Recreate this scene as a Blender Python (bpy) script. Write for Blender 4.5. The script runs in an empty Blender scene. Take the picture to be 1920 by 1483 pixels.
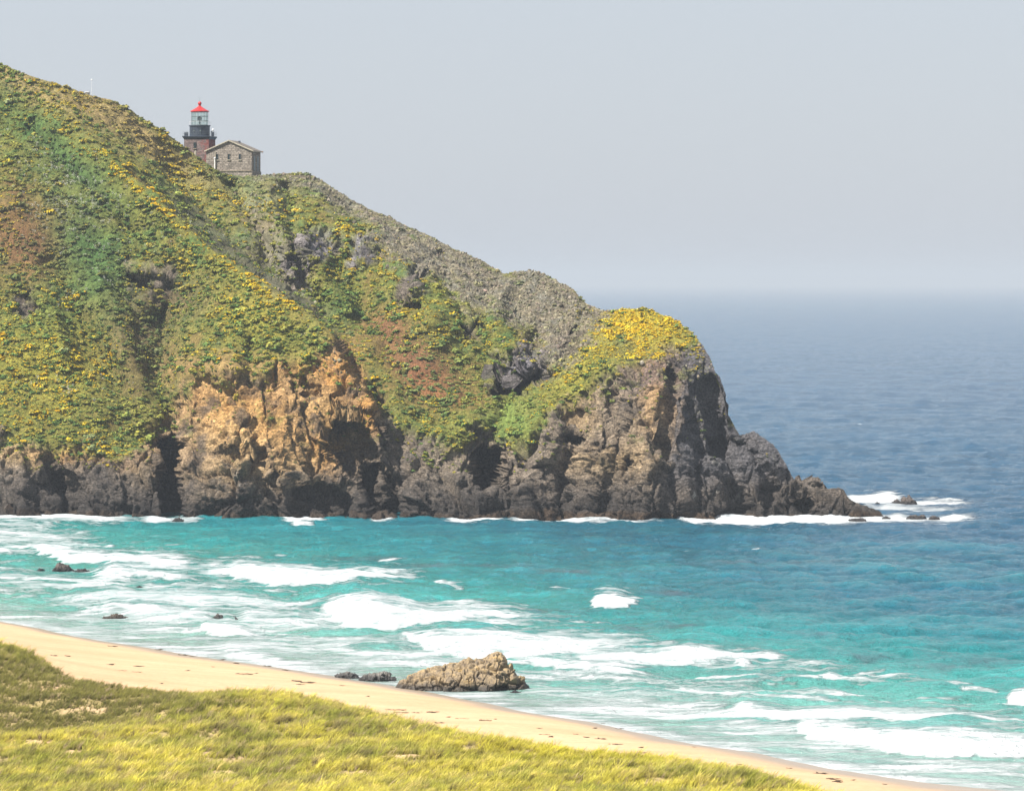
import bpy, math
import numpy as np
from math import radians, sin, cos, pi

# ------------------------------------------------------------------ camera, sky, sun, exposure
F, CX, HY, CAM_H = 8000.0, 960.0, 528.0, 47.0      # focal length in photo pixels, principal column, horizon row, eye height (m)
W0, H0 = 1920.0, 1483.0
sc = bpy.context.scene
col = sc.collection
cam_d = bpy.data.cameras.new('camera')
cam = bpy.data.objects.new('camera', cam_d)
col.objects.link(cam)
cam.location = (0, 0, CAM_H)
cam.rotation_euler = (radians(90), 0, 0)
cam_d.sensor_width = 36.0
cam_d.sensor_fit = 'HORIZONTAL'
cam_d.lens = F / W0 * 36.0
cam_d.shift_y = -(H0 / 2 - HY) / W0
cam_d.clip_start = 1.0
cam_d.clip_end = 90000.0
sc.camera = cam

SUN_EL, SUN_AZ = radians(52), math.atan2(-0.85, -0.53)   # azimuth from +Y towards +X
world = bpy.data.worlds.new('World')
sc.world = world
world.use_nodes = True
wn, wl = world.node_tree.nodes, world.node_tree.links
wn.clear()
w_out = wn.new('ShaderNodeOutputWorld')
w_bg = wn.new('ShaderNodeBackground')
w_sky = wn.new('ShaderNodeTexSky')
w_sky.sky_type = 'NISHITA'
w_sky.sun_disc = False
w_sky.sun_elevation = SUN_EL
w_sky.sun_rotation = SUN_AZ
w_sky.altitude = 0
w_sky.air_density = 1.0
w_sky.dust_density = 1.4
w_sky.ozone_density = 2.5
w_mix = wn.new('ShaderNodeMix')
w_mix.data_type = 'RGBA'
w_mix.inputs['Factor'].default_value = 0.72              # thin marine haze veils the clear sky evenly
w_mix.inputs['B'].default_value = (5.75, 6.10, 6.80, 1)
wl.new(w_sky.outputs[0], w_mix.inputs['A'])
wl.new(w_mix.outputs['Result'], w_bg.inputs['Color'])
w_bg.inputs['Strength'].default_value = 0.0535
wl.new(w_bg.outputs[0], w_out.inputs[0])

sun_d = bpy.data.lights.new('sun', 'SUN')
sun_d.energy = 4.9
sun_d.angle = radians(1.2)
sun_d.color = (1.0, 0.955, 0.88)
sun = bpy.data.objects.new('sun', sun_d)
col.objects.link(sun)
sun.location = (-300, -200, 400)
SUN_DIR = (sin(SUN_AZ) * cos(SUN_EL), cos(SUN_AZ) * cos(SUN_EL), sin(SUN_EL))
import mathutils
sun.rotation_euler = mathutils.Vector(SUN_DIR).to_track_quat('Z', 'Y').to_euler()

sc.view_settings.view_transform = 'Standard'
sc.view_settings.look = 'None'
sc.view_settings.gamma = 1.0
sc.view_settings.use_curve_mapping = False
sc.view_settings.exposure = 1.14
sc.render.engine = 'CYCLES'
sc.cycles.use_denoising = True
sc.cycles.max_bounces = 5
sc.cycles.diffuse_bounces = 2
sc.cycles.glossy_bounces = 2
sc.cycles.transmission_bounces = 3
sc.cycles.volume_bounces = 0
sc.cycles.transparent_max_bounces = 6

# ------------------------------------------------------------------ numeric helpers
rng = np.random.default_rng(7)
_pr = np.random.default_rng(11)
PERM = _pr.permutation(256)
PERM = np.concatenate([PERM, PERM, PERM])
G3 = _pr.normal(size=(256, 3)); G3 /= np.linalg.norm(G3, axis=1, keepdims=True)
FEAT = _pr.random((256, 4))

def _hash(i, j, k):
    return PERM[PERM[PERM[i & 255] + (j & 255)] + (k & 255)]

GX_, GY_, GZ_ = (np.ascontiguousarray(G3[:, k]).astype(np.float32) for k in range(3))
PERM = PERM.astype(np.int32)
def perlin(p):
    p = np.asarray(p, np.float32)
    x, y, z = (np.ascontiguousarray(p[:, k]) for k in range(3))
    ix, iy, iz = np.floor(x), np.floor(y), np.floor(z)
    fx, fy, fz = x - ix, y - iy, z - iz
    ix, iy, iz = ix.astype(np.int32) & 255, iy.astype(np.int32) & 255, iz.astype(np.int32) & 255
    wx, wy, wz = (f * f * f * (f * (f * 6 - 15) + 10) for f in (fx, fy, fz))
    out = np.zeros(len(x), np.float32)
    for dx in (0, 1):
        hx = PERM[(ix + dx) & 255]; ax = wx if dx else 1 - wx
        for dy in (0, 1):
            hy = PERM[hx + ((iy + dy) & 255)]; ay = ax * (wy if dy else 1 - wy)
            for dz in (0, 1):
                h = PERM[hy + ((iz + dz) & 255)]
                out += (GX_[h] * (fx - dx) + GY_[h] * (fy - dy) + GZ_[h] * (fz - dz)) * ay * (wz if dz else 1 - wz)
    return out * 1.5

def fbm(p, scale, octs=4, gain=0.5, seed=0.0):
    p = np.asarray(p, float) / scale + seed * 17.31
    a, s, t = 1.0, 0.0, 0.0
    for o in range(octs):
        s = s + a * perlin(p); t += a
        p = p * 2.03 + 5.7; a *= gain
    return s / t

def ridged(p, scale, octs=4, gain=0.5, seed=0.0):
    p = np.asarray(p, float) / scale + seed * 13.7
    a, s, t = 1.0, 0.0, 0.0
    for o in range(octs):
        s = s + a * (1 - 2 * np.abs(perlin(p))); t += a
        p = p * 2.07 + 3.3; a *= gain
    return s / t

FEATC = [np.ascontiguousarray(FEAT[:, k]).astype(np.float32) for k in range(4)]
def worley(p, scale, seed=0.0):
    """F1, F2 and a random number of the nearest cell."""
    p = np.asarray(p, np.float32) / np.float32(scale) + np.float32(seed * 9.7)
    x, y, z = (np.ascontiguousarray(p[:, k]) for k in range(3))
    jx, jy, jz = np.floor(x), np.floor(y), np.floor(z)
    fx, fy, fz = x - jx, y - jy, z - jz
    jx, jy, jz = (j.astype(np.int32) for j in (jx, jy, jz))
    n = len(x)
    d1 = np.full(n, 9.0, np.float32); d2 = np.full(n, 9.0, np.float32); cid = np.zeros(n, np.float32); pln = np.zeros(n, np.float32)
    for dx in (-1, 0, 1):
        hx = PERM[(jx + dx) & 255]
        for dy in (-1, 0, 1):
            hy = PERM[hx + ((jy + dy) & 255)]
            for dz in (-1, 0, 1):
                h = PERM[hy + ((jz + dz) & 255)]
                qx, qy, qz = FEATC[0][h] + (dx - fx), FEATC[1][h] + (dy - fy), FEATC[2][h] + (dz - fz)
                d = qx * qx + qy * qy + qz * qz
                near = d < d1
                d2 = np.where(near, d1, np.minimum(d2, d))
                cid = np.where(near, FEATC[3][h], cid)
                pln = np.where(near, qx * GX_[h] + qy * GY_[h] + qz * GZ_[h], pln)
                d1 = np.where(near, d, d1)
    return np.sqrt(d1), np.sqrt(d2), cid, pln

def sstep(a, b, x):
    t = np.clip((x - a) / (b - a), 0, 1)
    return t * t * (3 - 2 * t)

def lerp(a, b, t):
    return a + (b - a) * t

class TPS:
    """thin plate spline through scattered (a, b) -> c"""
    def __init__(self, pts, sa, sb, reg=1e-3):
        pts = np.array(pts, float)
        self.s = np.array([sa, sb]); self.q = pts[:, :2] / self.s
        n = len(pts)
        K = self._k(((self.q[:, None] - self.q[None]) ** 2).sum(-1)) + reg * np.eye(n)
        Pm = np.c_[np.ones(n), self.q]
        A = np.zeros((n + 3, n + 3)); A[:n, :n] = K; A[:n, n:] = Pm; A[n:, :n] = Pm.T
        self.w = np.linalg.solve(A, np.r_[pts[:, 2], 0, 0, 0])
    @staticmethod
    def _k(r2):
        return 0.5 * r2 * np.log(r2 + 1e-12)
    def __call__(self, a, b):
        a = np.asarray(a, float); sh = a.shape
        q = np.c_[a.ravel() / self.s[0], np.asarray(b, float).ravel() / self.s[1]]
        out = self.w[-3] + q @ self.w[-2:]
        for k in range(len(self.q)):
            out += self.w[k] * self._k((q[:, 0] - self.q[k, 0]) ** 2 + (q[:, 1] - self.q[k, 1]) ** 2)
        return out.reshape(sh)

def ip(tab, x):
    t = np.array(tab, float)
    return np.interp(x, t[:, 0], t[:, 1])

def poly_sd(poly, u, v):
    """signed distance to a polygon, negative inside"""
    pg = np.array(poly, float)
    d = np.full(u.shape, 1e9); s = np.ones(u.shape)
    for k in range(len(pg)):
        a, b = pg[k], pg[k - 1]
        e = b - a
        wu, wv = u - a[0], v - a[1]
        t = np.clip((wu * e[0] + wv * e[1]) / (e @ e), 0, 1)
        d = np.minimum(d, (wu - e[0] * t) ** 2 + (wv - e[1] * t) ** 2)
        c1, c2, c3 = v >= a[1], v < b[1], e[0] * wv > e[1] * wu
        flip = (c1 & c2 & c3) | (~c1 & ~c2 & ~c3)
        s = np.where(flip, -s, s)
    return s * np.sqrt(d)

def place(u, v, Y):
    """world point at depth Y that lies in photo direction (u, v)"""
    return (np.asarray(u) - CX) / F * Y, Y, CAM_H + (HY - np.asarray(v)) / F * Y

# ------------------------------------------------------------------ object helpers
def mesh_np(name, verts, faces, mat=None, smooth=True, attrs=None, parent=None):
    verts = np.ascontiguousarray(verts, dtype=np.float32); faces = np.ascontiguousarray(faces, dtype=np.int32)
    me = bpy.data.meshes.new(name)
    me.vertices.add(len(verts)); me.vertices.foreach_set('co', verts.ravel())
    k = faces.shape[1]
    me.loops.add(faces.size); me.loops.foreach_set('vertex_index', faces.ravel())
    me.polygons.add(len(faces))
    me.polygons.foreach_set('loop_start', np.arange(0, faces.size, k, dtype=np.int32))
    me.update(calc_edges=True)
    me.polygons.foreach_set('use_smooth', np.full(len(faces), smooth))
    for nm, arr in (attrs or {}).items():
        arr = np.asarray(arr, np.float32)
        if arr.ndim == 2:
            a = me.attributes.new(nm, 'FLOAT_COLOR', 'POINT')
            a.data.foreach_set('color', np.c_[arr, np.ones(len(arr), np.float32)].astype(np.float32).ravel())
        else:
            a = me.attributes.new(nm, 'FLOAT', 'POINT')
            a.data.foreach_set('value', arr)
    if mat: me.materials.append(mat)
    o = bpy.data.objects.new(name, me)
    col.objects.link(o)
    if parent: o.parent = parent
    return o

class MB:
    """collects boxes, lathes and tubes, then builds them as one mesh object"""
    def __init__(self): self.v, self.f = [], []
    def add(self, vs, fs):
        n = len(self.v); self.v += [tuple(p) for p in vs]; self.f += [tuple(i + n for i in f) for f in fs]; return self
    def box(self, c, s):
        x, y, z = c; a, b, d = s[0] / 2, s[1] / 2, s[2] / 2
        vs = [(x + i * a, y + j * b, z + k * d) for k in (-1, 1) for j in (-1, 1) for i in (-1, 1)]
        return self.add(vs, [(0, 2, 3, 1), (4, 5, 7, 6), (0, 1, 5, 4), (2, 6, 7, 3), (0, 4, 6, 2), (1, 3, 7, 5)])
    def frustum(self, z0, a0, z1, a1):
        vs = [(i * a, j * a, z) for z, a in ((z0, a0), (z1, a1)) for j in (-1, 1) for i in (-1, 1)]
        return self.add(vs, [(0, 2, 3, 1), (4, 5, 7, 6), (0, 1, 5, 4), (2, 6, 7, 3), (0, 4, 6, 2), (1, 3, 7, 5)])
    def lathe(self, prof, n=24, c=(0, 0), cap=True):
        vs, fs = [], []
        for r, z in prof:
            for k in range(n):
                a = 2 * pi * k / n
                vs.append((c[0] + r * cos(a), c[1] + r * sin(a), z))
        for i in range(len(prof) - 1):
            for k in range(n):
                fs.append((i * n + k, i * n + (k + 1) % n, (i + 1) * n + (k + 1) % n, (i + 1) * n + k))
        if cap:
            fs.append(tuple(range(n - 1, -1, -1))); m = (len(prof) - 1) * n
            fs.append(tuple(range(m, m + n)))
        return self.add(vs, fs)
    def tube(self, pts, r, n=6):
        P_ = [mathutils.Vector(p) for p in pts]
        rs = r if isinstance(r, (list, tuple)) else [r] * len(P_)
        vs, fs = [], []
        for i, p in enumerate(P_):
            t = (P_[min(i + 1, len(P_) - 1)] - P_[max(i - 1, 0)]).normalized()
            up = mathutils.Vector((0, 0, 1)) if abs(t.z) < 0.9 else mathutils.Vector((1, 0, 0))
            a = t.cross(up).normalized(); b = t.cross(a)
            for k in range(n):
                g = 2 * pi * k / n
                vs.append(tuple(p + (a * cos(g) + b * sin(g)) * rs[i]))
        for i in range(len(P_) - 1):
            for k in range(n):
                fs.append((i * n + k, i * n + (k + 1) % n, (i + 1) * n + (k + 1) % n, (i + 1) * n + k))
        fs.append(tuple(range(n - 1, -1, -1))); m = (len(P_) - 1) * n
        fs.append(tuple(range(m, m + n)))
        return self.add(vs, fs)
    def build(self, name, mat, parent=None, smooth=False, loc=None):
        me = bpy.data.meshes.new(name); me.from_pydata(self.v, [], self.f); me.update()
        if smooth:
            me.polygons.foreach_set('use_smooth', np.full(len(me.polygons), True))
        me.materials.append(mat)
        o = bpy.data.objects.new(name, me); col.objects.link(o)
        if parent: o.parent = parent
        if loc: o.location = loc
        return o

def tag(o, label=None, cat=None, group=None, kind=None):
    for k, x in (('label', label), ('category', cat), ('group', group), ('kind', kind)):
        if x: o[k] = x
    return o

def empty(name, loc, rz=0.0):
    o = bpy.data.objects.new(name, None); col.objects.link(o)
    o.location = loc; o.rotation_euler = (0, 0, rz); o.empty_display_size = 0.5
    return o

def grid_faces(nr, nc):
    i = np.arange(nr * nc).reshape(nr, nc)
    return np.stack([i[:-1, :-1], i[:-1, 1:], i[1:, 1:], i[1:, :-1]], -1).reshape(-1, 4)

# ------------------------------------------------------------------ materials
class NT:
    def __init__(self, name):
        self.m = bpy.data.materials.new(name); self.m.use_nodes = True
        self.n, self.l = self.m.node_tree.nodes, self.m.node_tree.links
        self.n.clear(); self.out = self.n.new('ShaderNodeOutputMaterial')
    def new(self, t, **kw):
        x = self.n.new(t)
        for k, v in kw.items(): setattr(x, k, v)
        return x
    def set(self, sock, v):
        if hasattr(v, 'is_output'): self.l.new(v, sock)
        else: sock.default_value = v
    def coord(self, kind='Object'): return self.new('ShaderNodeTexCoord').outputs[kind]
    def mapping(self, vec, scale=(1, 1, 1), rot=(0, 0, 0)):
        m = self.new('ShaderNodeMapping'); self.l.new(vec, m.inputs['Vector'])
        m.inputs['Scale'].default_value = scale; m.inputs['Rotation'].default_value = rot
        return m.outputs[0]
    def noise(self, vec, scale, detail=4, rough=0.55, dist=0.0):
        x = self.new('ShaderNodeTexNoise'); self.l.new(vec, x.inputs['Vector'])
        x.inputs['Scale'].default_value = scale; x.inputs['Detail'].default_value = detail
        x.inputs['Roughness'].default_value = rough; x.inputs['Distortion'].default_value = dist
        return x.outputs['Fac']
    def vor(self, vec, scale, feature='F1', out='Distance'):
        x = self.new('ShaderNodeTexVoronoi', feature=feature); self.l.new(vec, x.inputs['Vector'])
        x.inputs['Scale'].default_value = scale
        return x.outputs[out]
    def ramp(self, fac, stops, interp='LINEAR'):
        r = self.new('ShaderNodeValToRGB'); self.l.new(fac, r.inputs[0]); r.color_ramp.interpolation = interp
        e = r.color_ramp.elements
        while len(e) < len(stops): e.new(0.5)
        for k, (p, c) in enumerate(stops):
            e[k].position = p; e[k].color = (*c, 1) if not isinstance(c, (int, float)) else (c, c, c, 1)
        return r.outputs[0]
    def mix(self, a, b, fac, mode='MIX'):
        x = self.new('ShaderNodeMix', data_type='RGBA', blend_type=mode)
        for s, v in ((x.inputs['Factor'], fac), (x.inputs['A'], a), (x.inputs['B'], b)):
            if isinstance(v, tuple) and len(v) == 3: v = (*v, 1)
            self.set(s, v)
        return x.outputs['Result']
    def math(self, op, a, b=0.0, clamp=False):
        x = self.new('ShaderNodeMath', operation=op, use_clamp=clamp)
        self.set(x.inputs[0], a); self.set(x.inputs[1], b)
        return x.outputs[0]
    def attr(self, name, out='Color', typ='GEOMETRY'):
        x = self.new('ShaderNodeAttribute', attribute_name=name, attribute_type=typ)
        return x.outputs[out]
    def bump(self, h, strength=0.5, dist=0.1, normal=None):
        b = self.new('ShaderNodeBump'); self.l.new(h, b.inputs['Height'])
        b.inputs['Strength'].default_value = strength; b.inputs['Distance'].default_value = dist
        if normal is not None: self.l.new(normal, b.inputs['Normal'])
        return b.outputs[0]
    def bsdf(self, color, rough=0.8, spec=0.3, normal=None, metal=0.0, **kw):
        b = self.new('ShaderNodeBsdfPrincipled')
        if isinstance(color, tuple) and len(color) == 3: color = (*color, 1)
        self.set(b.inputs['Base Color'], color); self.set(b.inputs['Roughness'], rough)
        self.set(b.inputs['Specular IOR Level'], spec); self.set(b.inputs['Metallic'], metal)
        if normal is not None: self.l.new(normal, b.inputs['Normal'])
        for k, v in kw.items(): self.set(b.inputs[k.replace('_', ' ')], v)
        self.l.new(b.outputs[0], self.out.inputs['Surface'])
        return b

def plain(name, c, rough=0.6, spec=0.3, var=0.25, scale=1.5, bump=0.0, metal=0.0):
    t = NT(name); co = t.coord()
    n = t.noise(co, scale, 5, 0.6)
    c2 = tuple(x * (1 - var) for x in c); c3 = tuple(min(1, x * (1 + var)) for x in c)
    cc = t.ramp(n, [(0.3, c2), (0.7, c3)])
    nm = t.bump(t.noise(co, scale * 6, 4), 0.6, bump) if bump else None
    t.bsdf(cc, rough, spec, nm, metal)
    return t.m

def mat_headland():
    t = NT('headland_rock_and_soil'); co = t.coord()
    c = t.attr('Col'); rock = t.attr('rock', 'Fac')
    n1 = t.noise(co, 0.55, 6, 0.65); n2 = t.noise(co, 2.2, 5, 0.7)
    k = t.ramp(n1, [(0.25, 0.55), (0.5, 1.0), (0.78, 1.55)])
    k2 = t.ramp(n2, [(0.28, 0.48), (0.5, 0.98), (0.72, 1.75)])
    vc_ = t.vor(co, 1.5, 'F1', 'Color'); k4 = t.new('ShaderNodeSeparateColor'); t.l.new(vc_, k4.inputs[0])
    k5 = t.ramp(k4.outputs[0], [(0.0, 0.62), (0.5, 0.95), (1.0, 1.55)])
    c1 = t.mix(c, k, 1.0, 'MULTIPLY'); c1 = t.mix(c1, k2, 1.0, 'MULTIPLY'); c1 = t.mix(c1, t.mix((1, 1, 1), k5, t.math('MAXIMUM', t.attr('scree', 'Fac'), t.math('MULTIPLY', rock, 0.18))), 1.0, 'MULTIPLY')
    # cracks and crevices as relief on rock
    v1 = t.vor(t.mapping(co, (1, 1, 0.75)), 0.75, 'DISTANCE_TO_EDGE')
    v2 = t.vor(co, 2.1, 'F1')
    h = t.math('ADD', t.math('MULTIPLY', t.math('MINIMUM', v1, 0.12), 3.0), t.math('MULTIPLY', v2, 0.5))
    h = t.math('ADD', h, t.math('MULTIPLY', n2, 0.8))
    st = t.noise(t.mapping(co, (0.22, 0.22, 1.7), (radians(16), radians(-27), 0)), 1.0, 6, 0.7, 0.4)
    h = t.math('ADD', h, t.math('MULTIPLY', st, 2.2))
    hr = t.math('MULTIPLY', h, rock)
    hv = t.math('MULTIPLY', t.noise(co, 1.9, 7, 0.8), 1.5)
    b = t.bump(t.math('ADD', hr, hv), 0.9, 0.45)
    t.bsdf(c1, 0.9, 0.15, b)
    return t.m

def mat_rock(name, tan, dark, wet_z=0.6, gold=(0.36, 0.24, 0.09)):
    t = NT(name); co = t.coord(); geo = t.new('ShaderNodeNewGeometry')
    n = t.noise(co, 0.9, 6, 0.65); n2 = t.noise(co, 4.5, 5, 0.7)
    c = t.ramp(n, [(0.34, dark), (0.55, tan), (0.72, gold)])
    c = t.mix(c, t.ramp(n2, [(0.3, 0.55), (0.7, 1.4)]), 1.0, 'MULTIPLY')
    sep = t.new('ShaderNodeSeparateXYZ'); t.l.new(geo.outputs['Position'], sep.inputs[0])
    wet = t.math('SUBTRACT', 1.0, t.math('MULTIPLY', t.math('ADD', sep.outputs[2], t.math('MULTIPLY', n, -0.9)), 1.0 / wet_z), True)
    c = t.mix(c, tuple(x * 0.5 for x in dark), wet)          # sea-soaked band with weed at the foot
    v1 = t.vor(co, 1.3, 'DISTANCE_TO_EDGE')
    h = t.math('ADD', t.math('MULTIPLY', t.math('MINIMUM', v1, 0.1), 2.0), n2)
    t.bsdf(c, t.math('SUBTRACT', 0.85, t.math('MULTIPLY', wet, 0.35)), 0.3, t.bump(h, 0.8, 0.15))
    return t.m

def mat_sea():
    t = NT('sea_water'); co = t.coord()
    c = t.attr('Col'); foam = t.attr('foam', 'Fac')
    # foam lace: strands stretched along the wave lines, cells inside
    m1 = t.mapping(co, (0.11, 0.40, 0.4), (0, 0, radians(8)))
    n1 = t.noise(m1, 1.0, 7, 0.68, 0.6)
    m2 = t.mapping(co, (0.55, 1.5, 1.0), (0, 0, radians(4)))
    n2 = t.noise(m2, 1.0, 6, 0.7, 0.3)
    nn = t.math('ADD', t.math('MULTIPLY', n1, 0.65), t.math('MULTIPLY', n2, 0.35))
    kc = t.math('SUBTRACT', 3.6, t.math('MULTIPLY', t.math('MINIMUM', foam, 1.0), 1.9))
    f = t.math('ADD', foam, t.math('MULTIPLY', t.math('SUBTRACT', nn, 0.5), kc))
    f = t.ramp(f, [(0.30, 0.0), (0.47, 0.48), (0.68, 0.90), (1.0, 1.0)])
    f = t.math('MULTIPLY', f, t.ramp(foam, [(0.02, 0.0), (0.12, 1.0)]))
    k = t.noise(t.mapping(co, (0.012, 0.05, 0.05)), 1.0, 5, 0.6)
    c = t.mix(c, t.ramp(k, [(0.3, 0.78), (0.7, 1.22)]), 1.0, 'MULTIPLY')
    k3 = t.noise(t.mapping(co, (0.25, 0.5, 0.5)), 1.0, 6, 0.7)
    c = t.mix(c, t.ramp(k3, [(0.3, 0.72), (0.7, 1.28)]), 1.0, 'MULTIPLY')
    cc = t.mix(c, (0.70, 0.73, 0.74), f)
    h1 = t.noise(t.mapping(co, (0.35, 0.6, 0.5)), 1.0, 7, 0.68)
    h2 = t.noise(t.mapping(co, (1.2, 1.6, 1.5)), 1.0, 5, 0.7)
    h = t.math('ADD', t.math('MULTIPLY', h1, 1.0), t.math('MULTIPLY', h2, 0.55))
    h = t.math('ADD', h, t.math('MULTIPLY', f, 0.55))
    b = t.bump(h, 1.0, 1.7)
    t.bsdf(cc, t.math('ADD', 0.10, t.math('MULTIPLY', f, 0.7)), t.math('SUBTRACT', 0.27, t.math('MULTIPLY', f, 0.22)), b, IOR=1.33)
    return t.m

def mat_sand():
    t = NT('beach_sand'); co = t.coord()
    wet = t.attr('wet', 'Fac'); grass = t.attr('grass', 'Fac')
    n = t.noise(t.mapping(co, (0.06, 0.2, 0.2), (0, 0, radians(-20))), 1.0, 6, 0.6); n2 = t.noise(co, 1.4, 6, 0.7)
    c = t.ramp(n, [(0.3, (0.415, 0.278, 0.158)), (0.7, (0.505, 0.350, 0.212))])
    c = t.mix(c, t.ramp(n2, [(0.25, 0.86), (0.75, 1.1)]), 1.0, 'MULTIPLY')
    c = t.mix(c, (0.27, 0.21, 0.15), wet)
    lit = t.ramp(t.noise(co, 2.0, 6, 0.75), [(0.35, (0.16, 0.125, 0.045)), (0.65, (0.34, 0.27, 0.12))])
    c = t.mix(c, lit, grass)
    h = t.math('ADD', t.noise(co, 1.1, 6, 0.65), t.math('MULTIPLY', t.vor(co, 1.6), 0.4))
    b = t.bump(h, 0.5, 0.12)
    t.bsdf(c, t.math('SUBTRACT', 0.92, t.math('MULTIPLY', wet, 0.6)), t.math('ADD', 0.1, t.math('MULTIPLY', wet, 0.35)), b)
    return t.m

def mat_shrub():
    t = NT('flowering_scrub'); co = t.coord()
    tint = t.attr('tint', 'Color', 'INSTANCER'); bloom = t.attr('bloom', 'Fac', 'INSTANCER')
    fl = t.attr('flower', 'Fac'); sh = t.attr('shade', 'Fac')
    oi = t.new('ShaderNodeObjectInfo')
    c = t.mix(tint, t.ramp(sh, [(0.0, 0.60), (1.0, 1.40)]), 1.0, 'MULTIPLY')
    yel = t.mix((0.46, 0.37, 0.022), (0.51, 0.30, 0.010), oi.outputs['Random'])
    f = t.math('GREATER_THAN', t.math('ADD', fl, t.math('MULTIPLY', bloom, 1.0)), 1.0)
    c = t.mix(c, yel, f)
    b = t.bsdf(c, 0.85, 0.12)
    return t.m

def mat_grass():
    t = NT('dune_grass'); tint = t.attr('tint', 'Color', 'INSTANCER'); sh = t.attr('shade', 'Fac')
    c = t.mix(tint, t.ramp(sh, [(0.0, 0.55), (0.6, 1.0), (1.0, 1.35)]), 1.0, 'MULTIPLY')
    d = t.new('ShaderNodeBsdfPrincipled'); t.l.new(c, d.inputs['Base Color'])
    d.inputs['Roughness'].default_value = 0.7; d.inputs['Specular IOR Level'].default_value = 0.2
    tr = t.new('ShaderNodeBsdfTranslucent'); t.l.new(c, tr.inputs['Color'])
    mx = t.new('ShaderNodeMixShader'); mx.inputs[0].default_value = 0.35
    t.l.new(d.outputs[0], mx.inputs[1]); t.l.new(tr.outputs[0], mx.inputs[2])
    t.l.new(mx.outputs[0], t.out.inputs['Surface'])
    return t.m

def mat_masonry(name, base, mortar, row, width, red=None):
    t = NT(name); co = t.coord()
    # courses run along the wall: x+y as the running length, z up
    sep = t.new('ShaderNodeSeparateXYZ'); t.l.new(co, sep.inputs[0])
    cmb = t.new('ShaderNodeCombineXYZ')
    t.l.new(t.math('ADD', sep.outputs[0], sep.outputs[1]), cmb.inputs[0]); t.l.new(sep.outputs[2], cmb.inputs[1])
    br = t.new('ShaderNodeTexBrick'); t.l.new(cmb.outputs[0], br.inputs['Vector'])
    br.inputs['Color1'].default_value = (*[x * 0.75 for x in base], 1); br.inputs['Color2'].default_value = (*[x * 1.3 for x in base], 1)
    br.inputs['Mortar'].default_value = (*mortar, 1)
    br.inputs['Scale'].default_value = 1.0; br.inputs['Row Height'].default_value = row; br.inputs['Brick Width'].default_value = width
    br.inputs['Mortar Size'].default_value = 0.035; br.inputs['Mortar Smooth'].default_value = 0.3
    n = t.noise(co, 1.3, 6, 0.65)
    c = t.mix(br.outputs['Color'], t.ramp(t.noise(co, 2.6, 5, 0.7), [(0.28, 0.55), (0.5, 1.0), (0.72, 1.6)]), 1.0, 'MULTIPLY')
    if red:
        rm = t.math('ADD', t.math('MULTIPLY', t.math('SUBTRACT', n, 0.58), 2.4), t.math('MULTIPLY', t.math('SUBTRACT', sep.outputs[0], 0.2), 0.22))
        c = t.mix(c, t.mix(red, tuple(x * 0.6 for x in red), t.noise(co, 3.0, 4)), t.ramp(rm, [(0.0, 0.0), (0.45, 0.85)]))
    h = t.math('ADD', t.math('MULTIPLY', br.outputs['Fac'], -0.6), t.noise(co, 3.2, 5, 0.7))
    t.bsdf(c, 0.88, 0.2, t.bump(h, 0.9, 0.12))
    return t.m

# ------------------------------------------------------------------ headland: one traced crest line, real depth behind it
RIDGE = [(-420, -30), (-200, 55), (-80, 95), (0, 120), (60, 146), (100, 156), (132, 166), (165, 179), (215, 191), (245, 208), (262, 221), (310, 250), (350, 279),
         (385, 306), (402, 319), (420, 327), (450, 330), (490, 329), (530, 326), (582, 328), (600, 338), (620, 351), (660, 375), (700, 396), (722, 404), (760, 424),
         (800, 441), (850, 467), (900, 487), (945, 513), (955, 511), (975, 508), (1000, 508), (1020, 514), (1050, 530), (1075, 542), (1088, 560), (1100, 570),
         (1130, 583), (1150, 584), (1175, 580), (1212, 579), (1245, 592), (1270, 605), (1296, 622), (1318, 648), (1332, 670), (1341, 695), (1350, 720),
         (1358, 742), (1364, 772), (1374, 792), (1386, 815), (1400, 812), (1414, 807), (1430, 820), (1450, 833), (1462, 850), (1476, 872),
         (1486, 893), (1495, 906), (1508, 904), (1524, 914), (1550, 917), (1572, 914), (1582, 918), (1592, 934), (1610, 944), (1632, 952), (1650, 958), (1660, 972), (1666, 986)]
CREST = [(100, 20), (165, 62), (270, 180), (385, 302), (450, 372), (510, 448), (545, 510), (580, 556), (640, 618), (720, 672), (790, 716), (850, 738), (990, 736)]
A_PTS = [(0, 120, 950), (0, 300, 928), (0, 500, 900), (0, 700, 874), (0, 830, 856), (0, 975, 846), (-420, -30, 975), (-420, 300, 935), (-420, 700, 880), (-420, 975, 846),
         (250, 975, 847), (250, 880, 853), (250, 650, 884), (250, 500, 902), (100, 200, 940), (180, 270, 926), (302, 385, 906), (448, 510, 886), (556, 580, 874), (618, 640, 866),
         (672, 720, 858), (716, 790, 852), (736, 960, 846), (400, 700, 862), (400, 800, 853), (400, 900, 847), (400, 975, 843), (540, 690, 864), (560, 780, 855), (560, 900, 847),
         (560, 975, 842), (640, 975, 842), (690, 900, 848), (290, 600, 892), (312, 720, 876), (322, 830, 862), (120, 620, 886), (120, 870, 852), (200, 780, 866), (430, 600, 876)]
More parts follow.
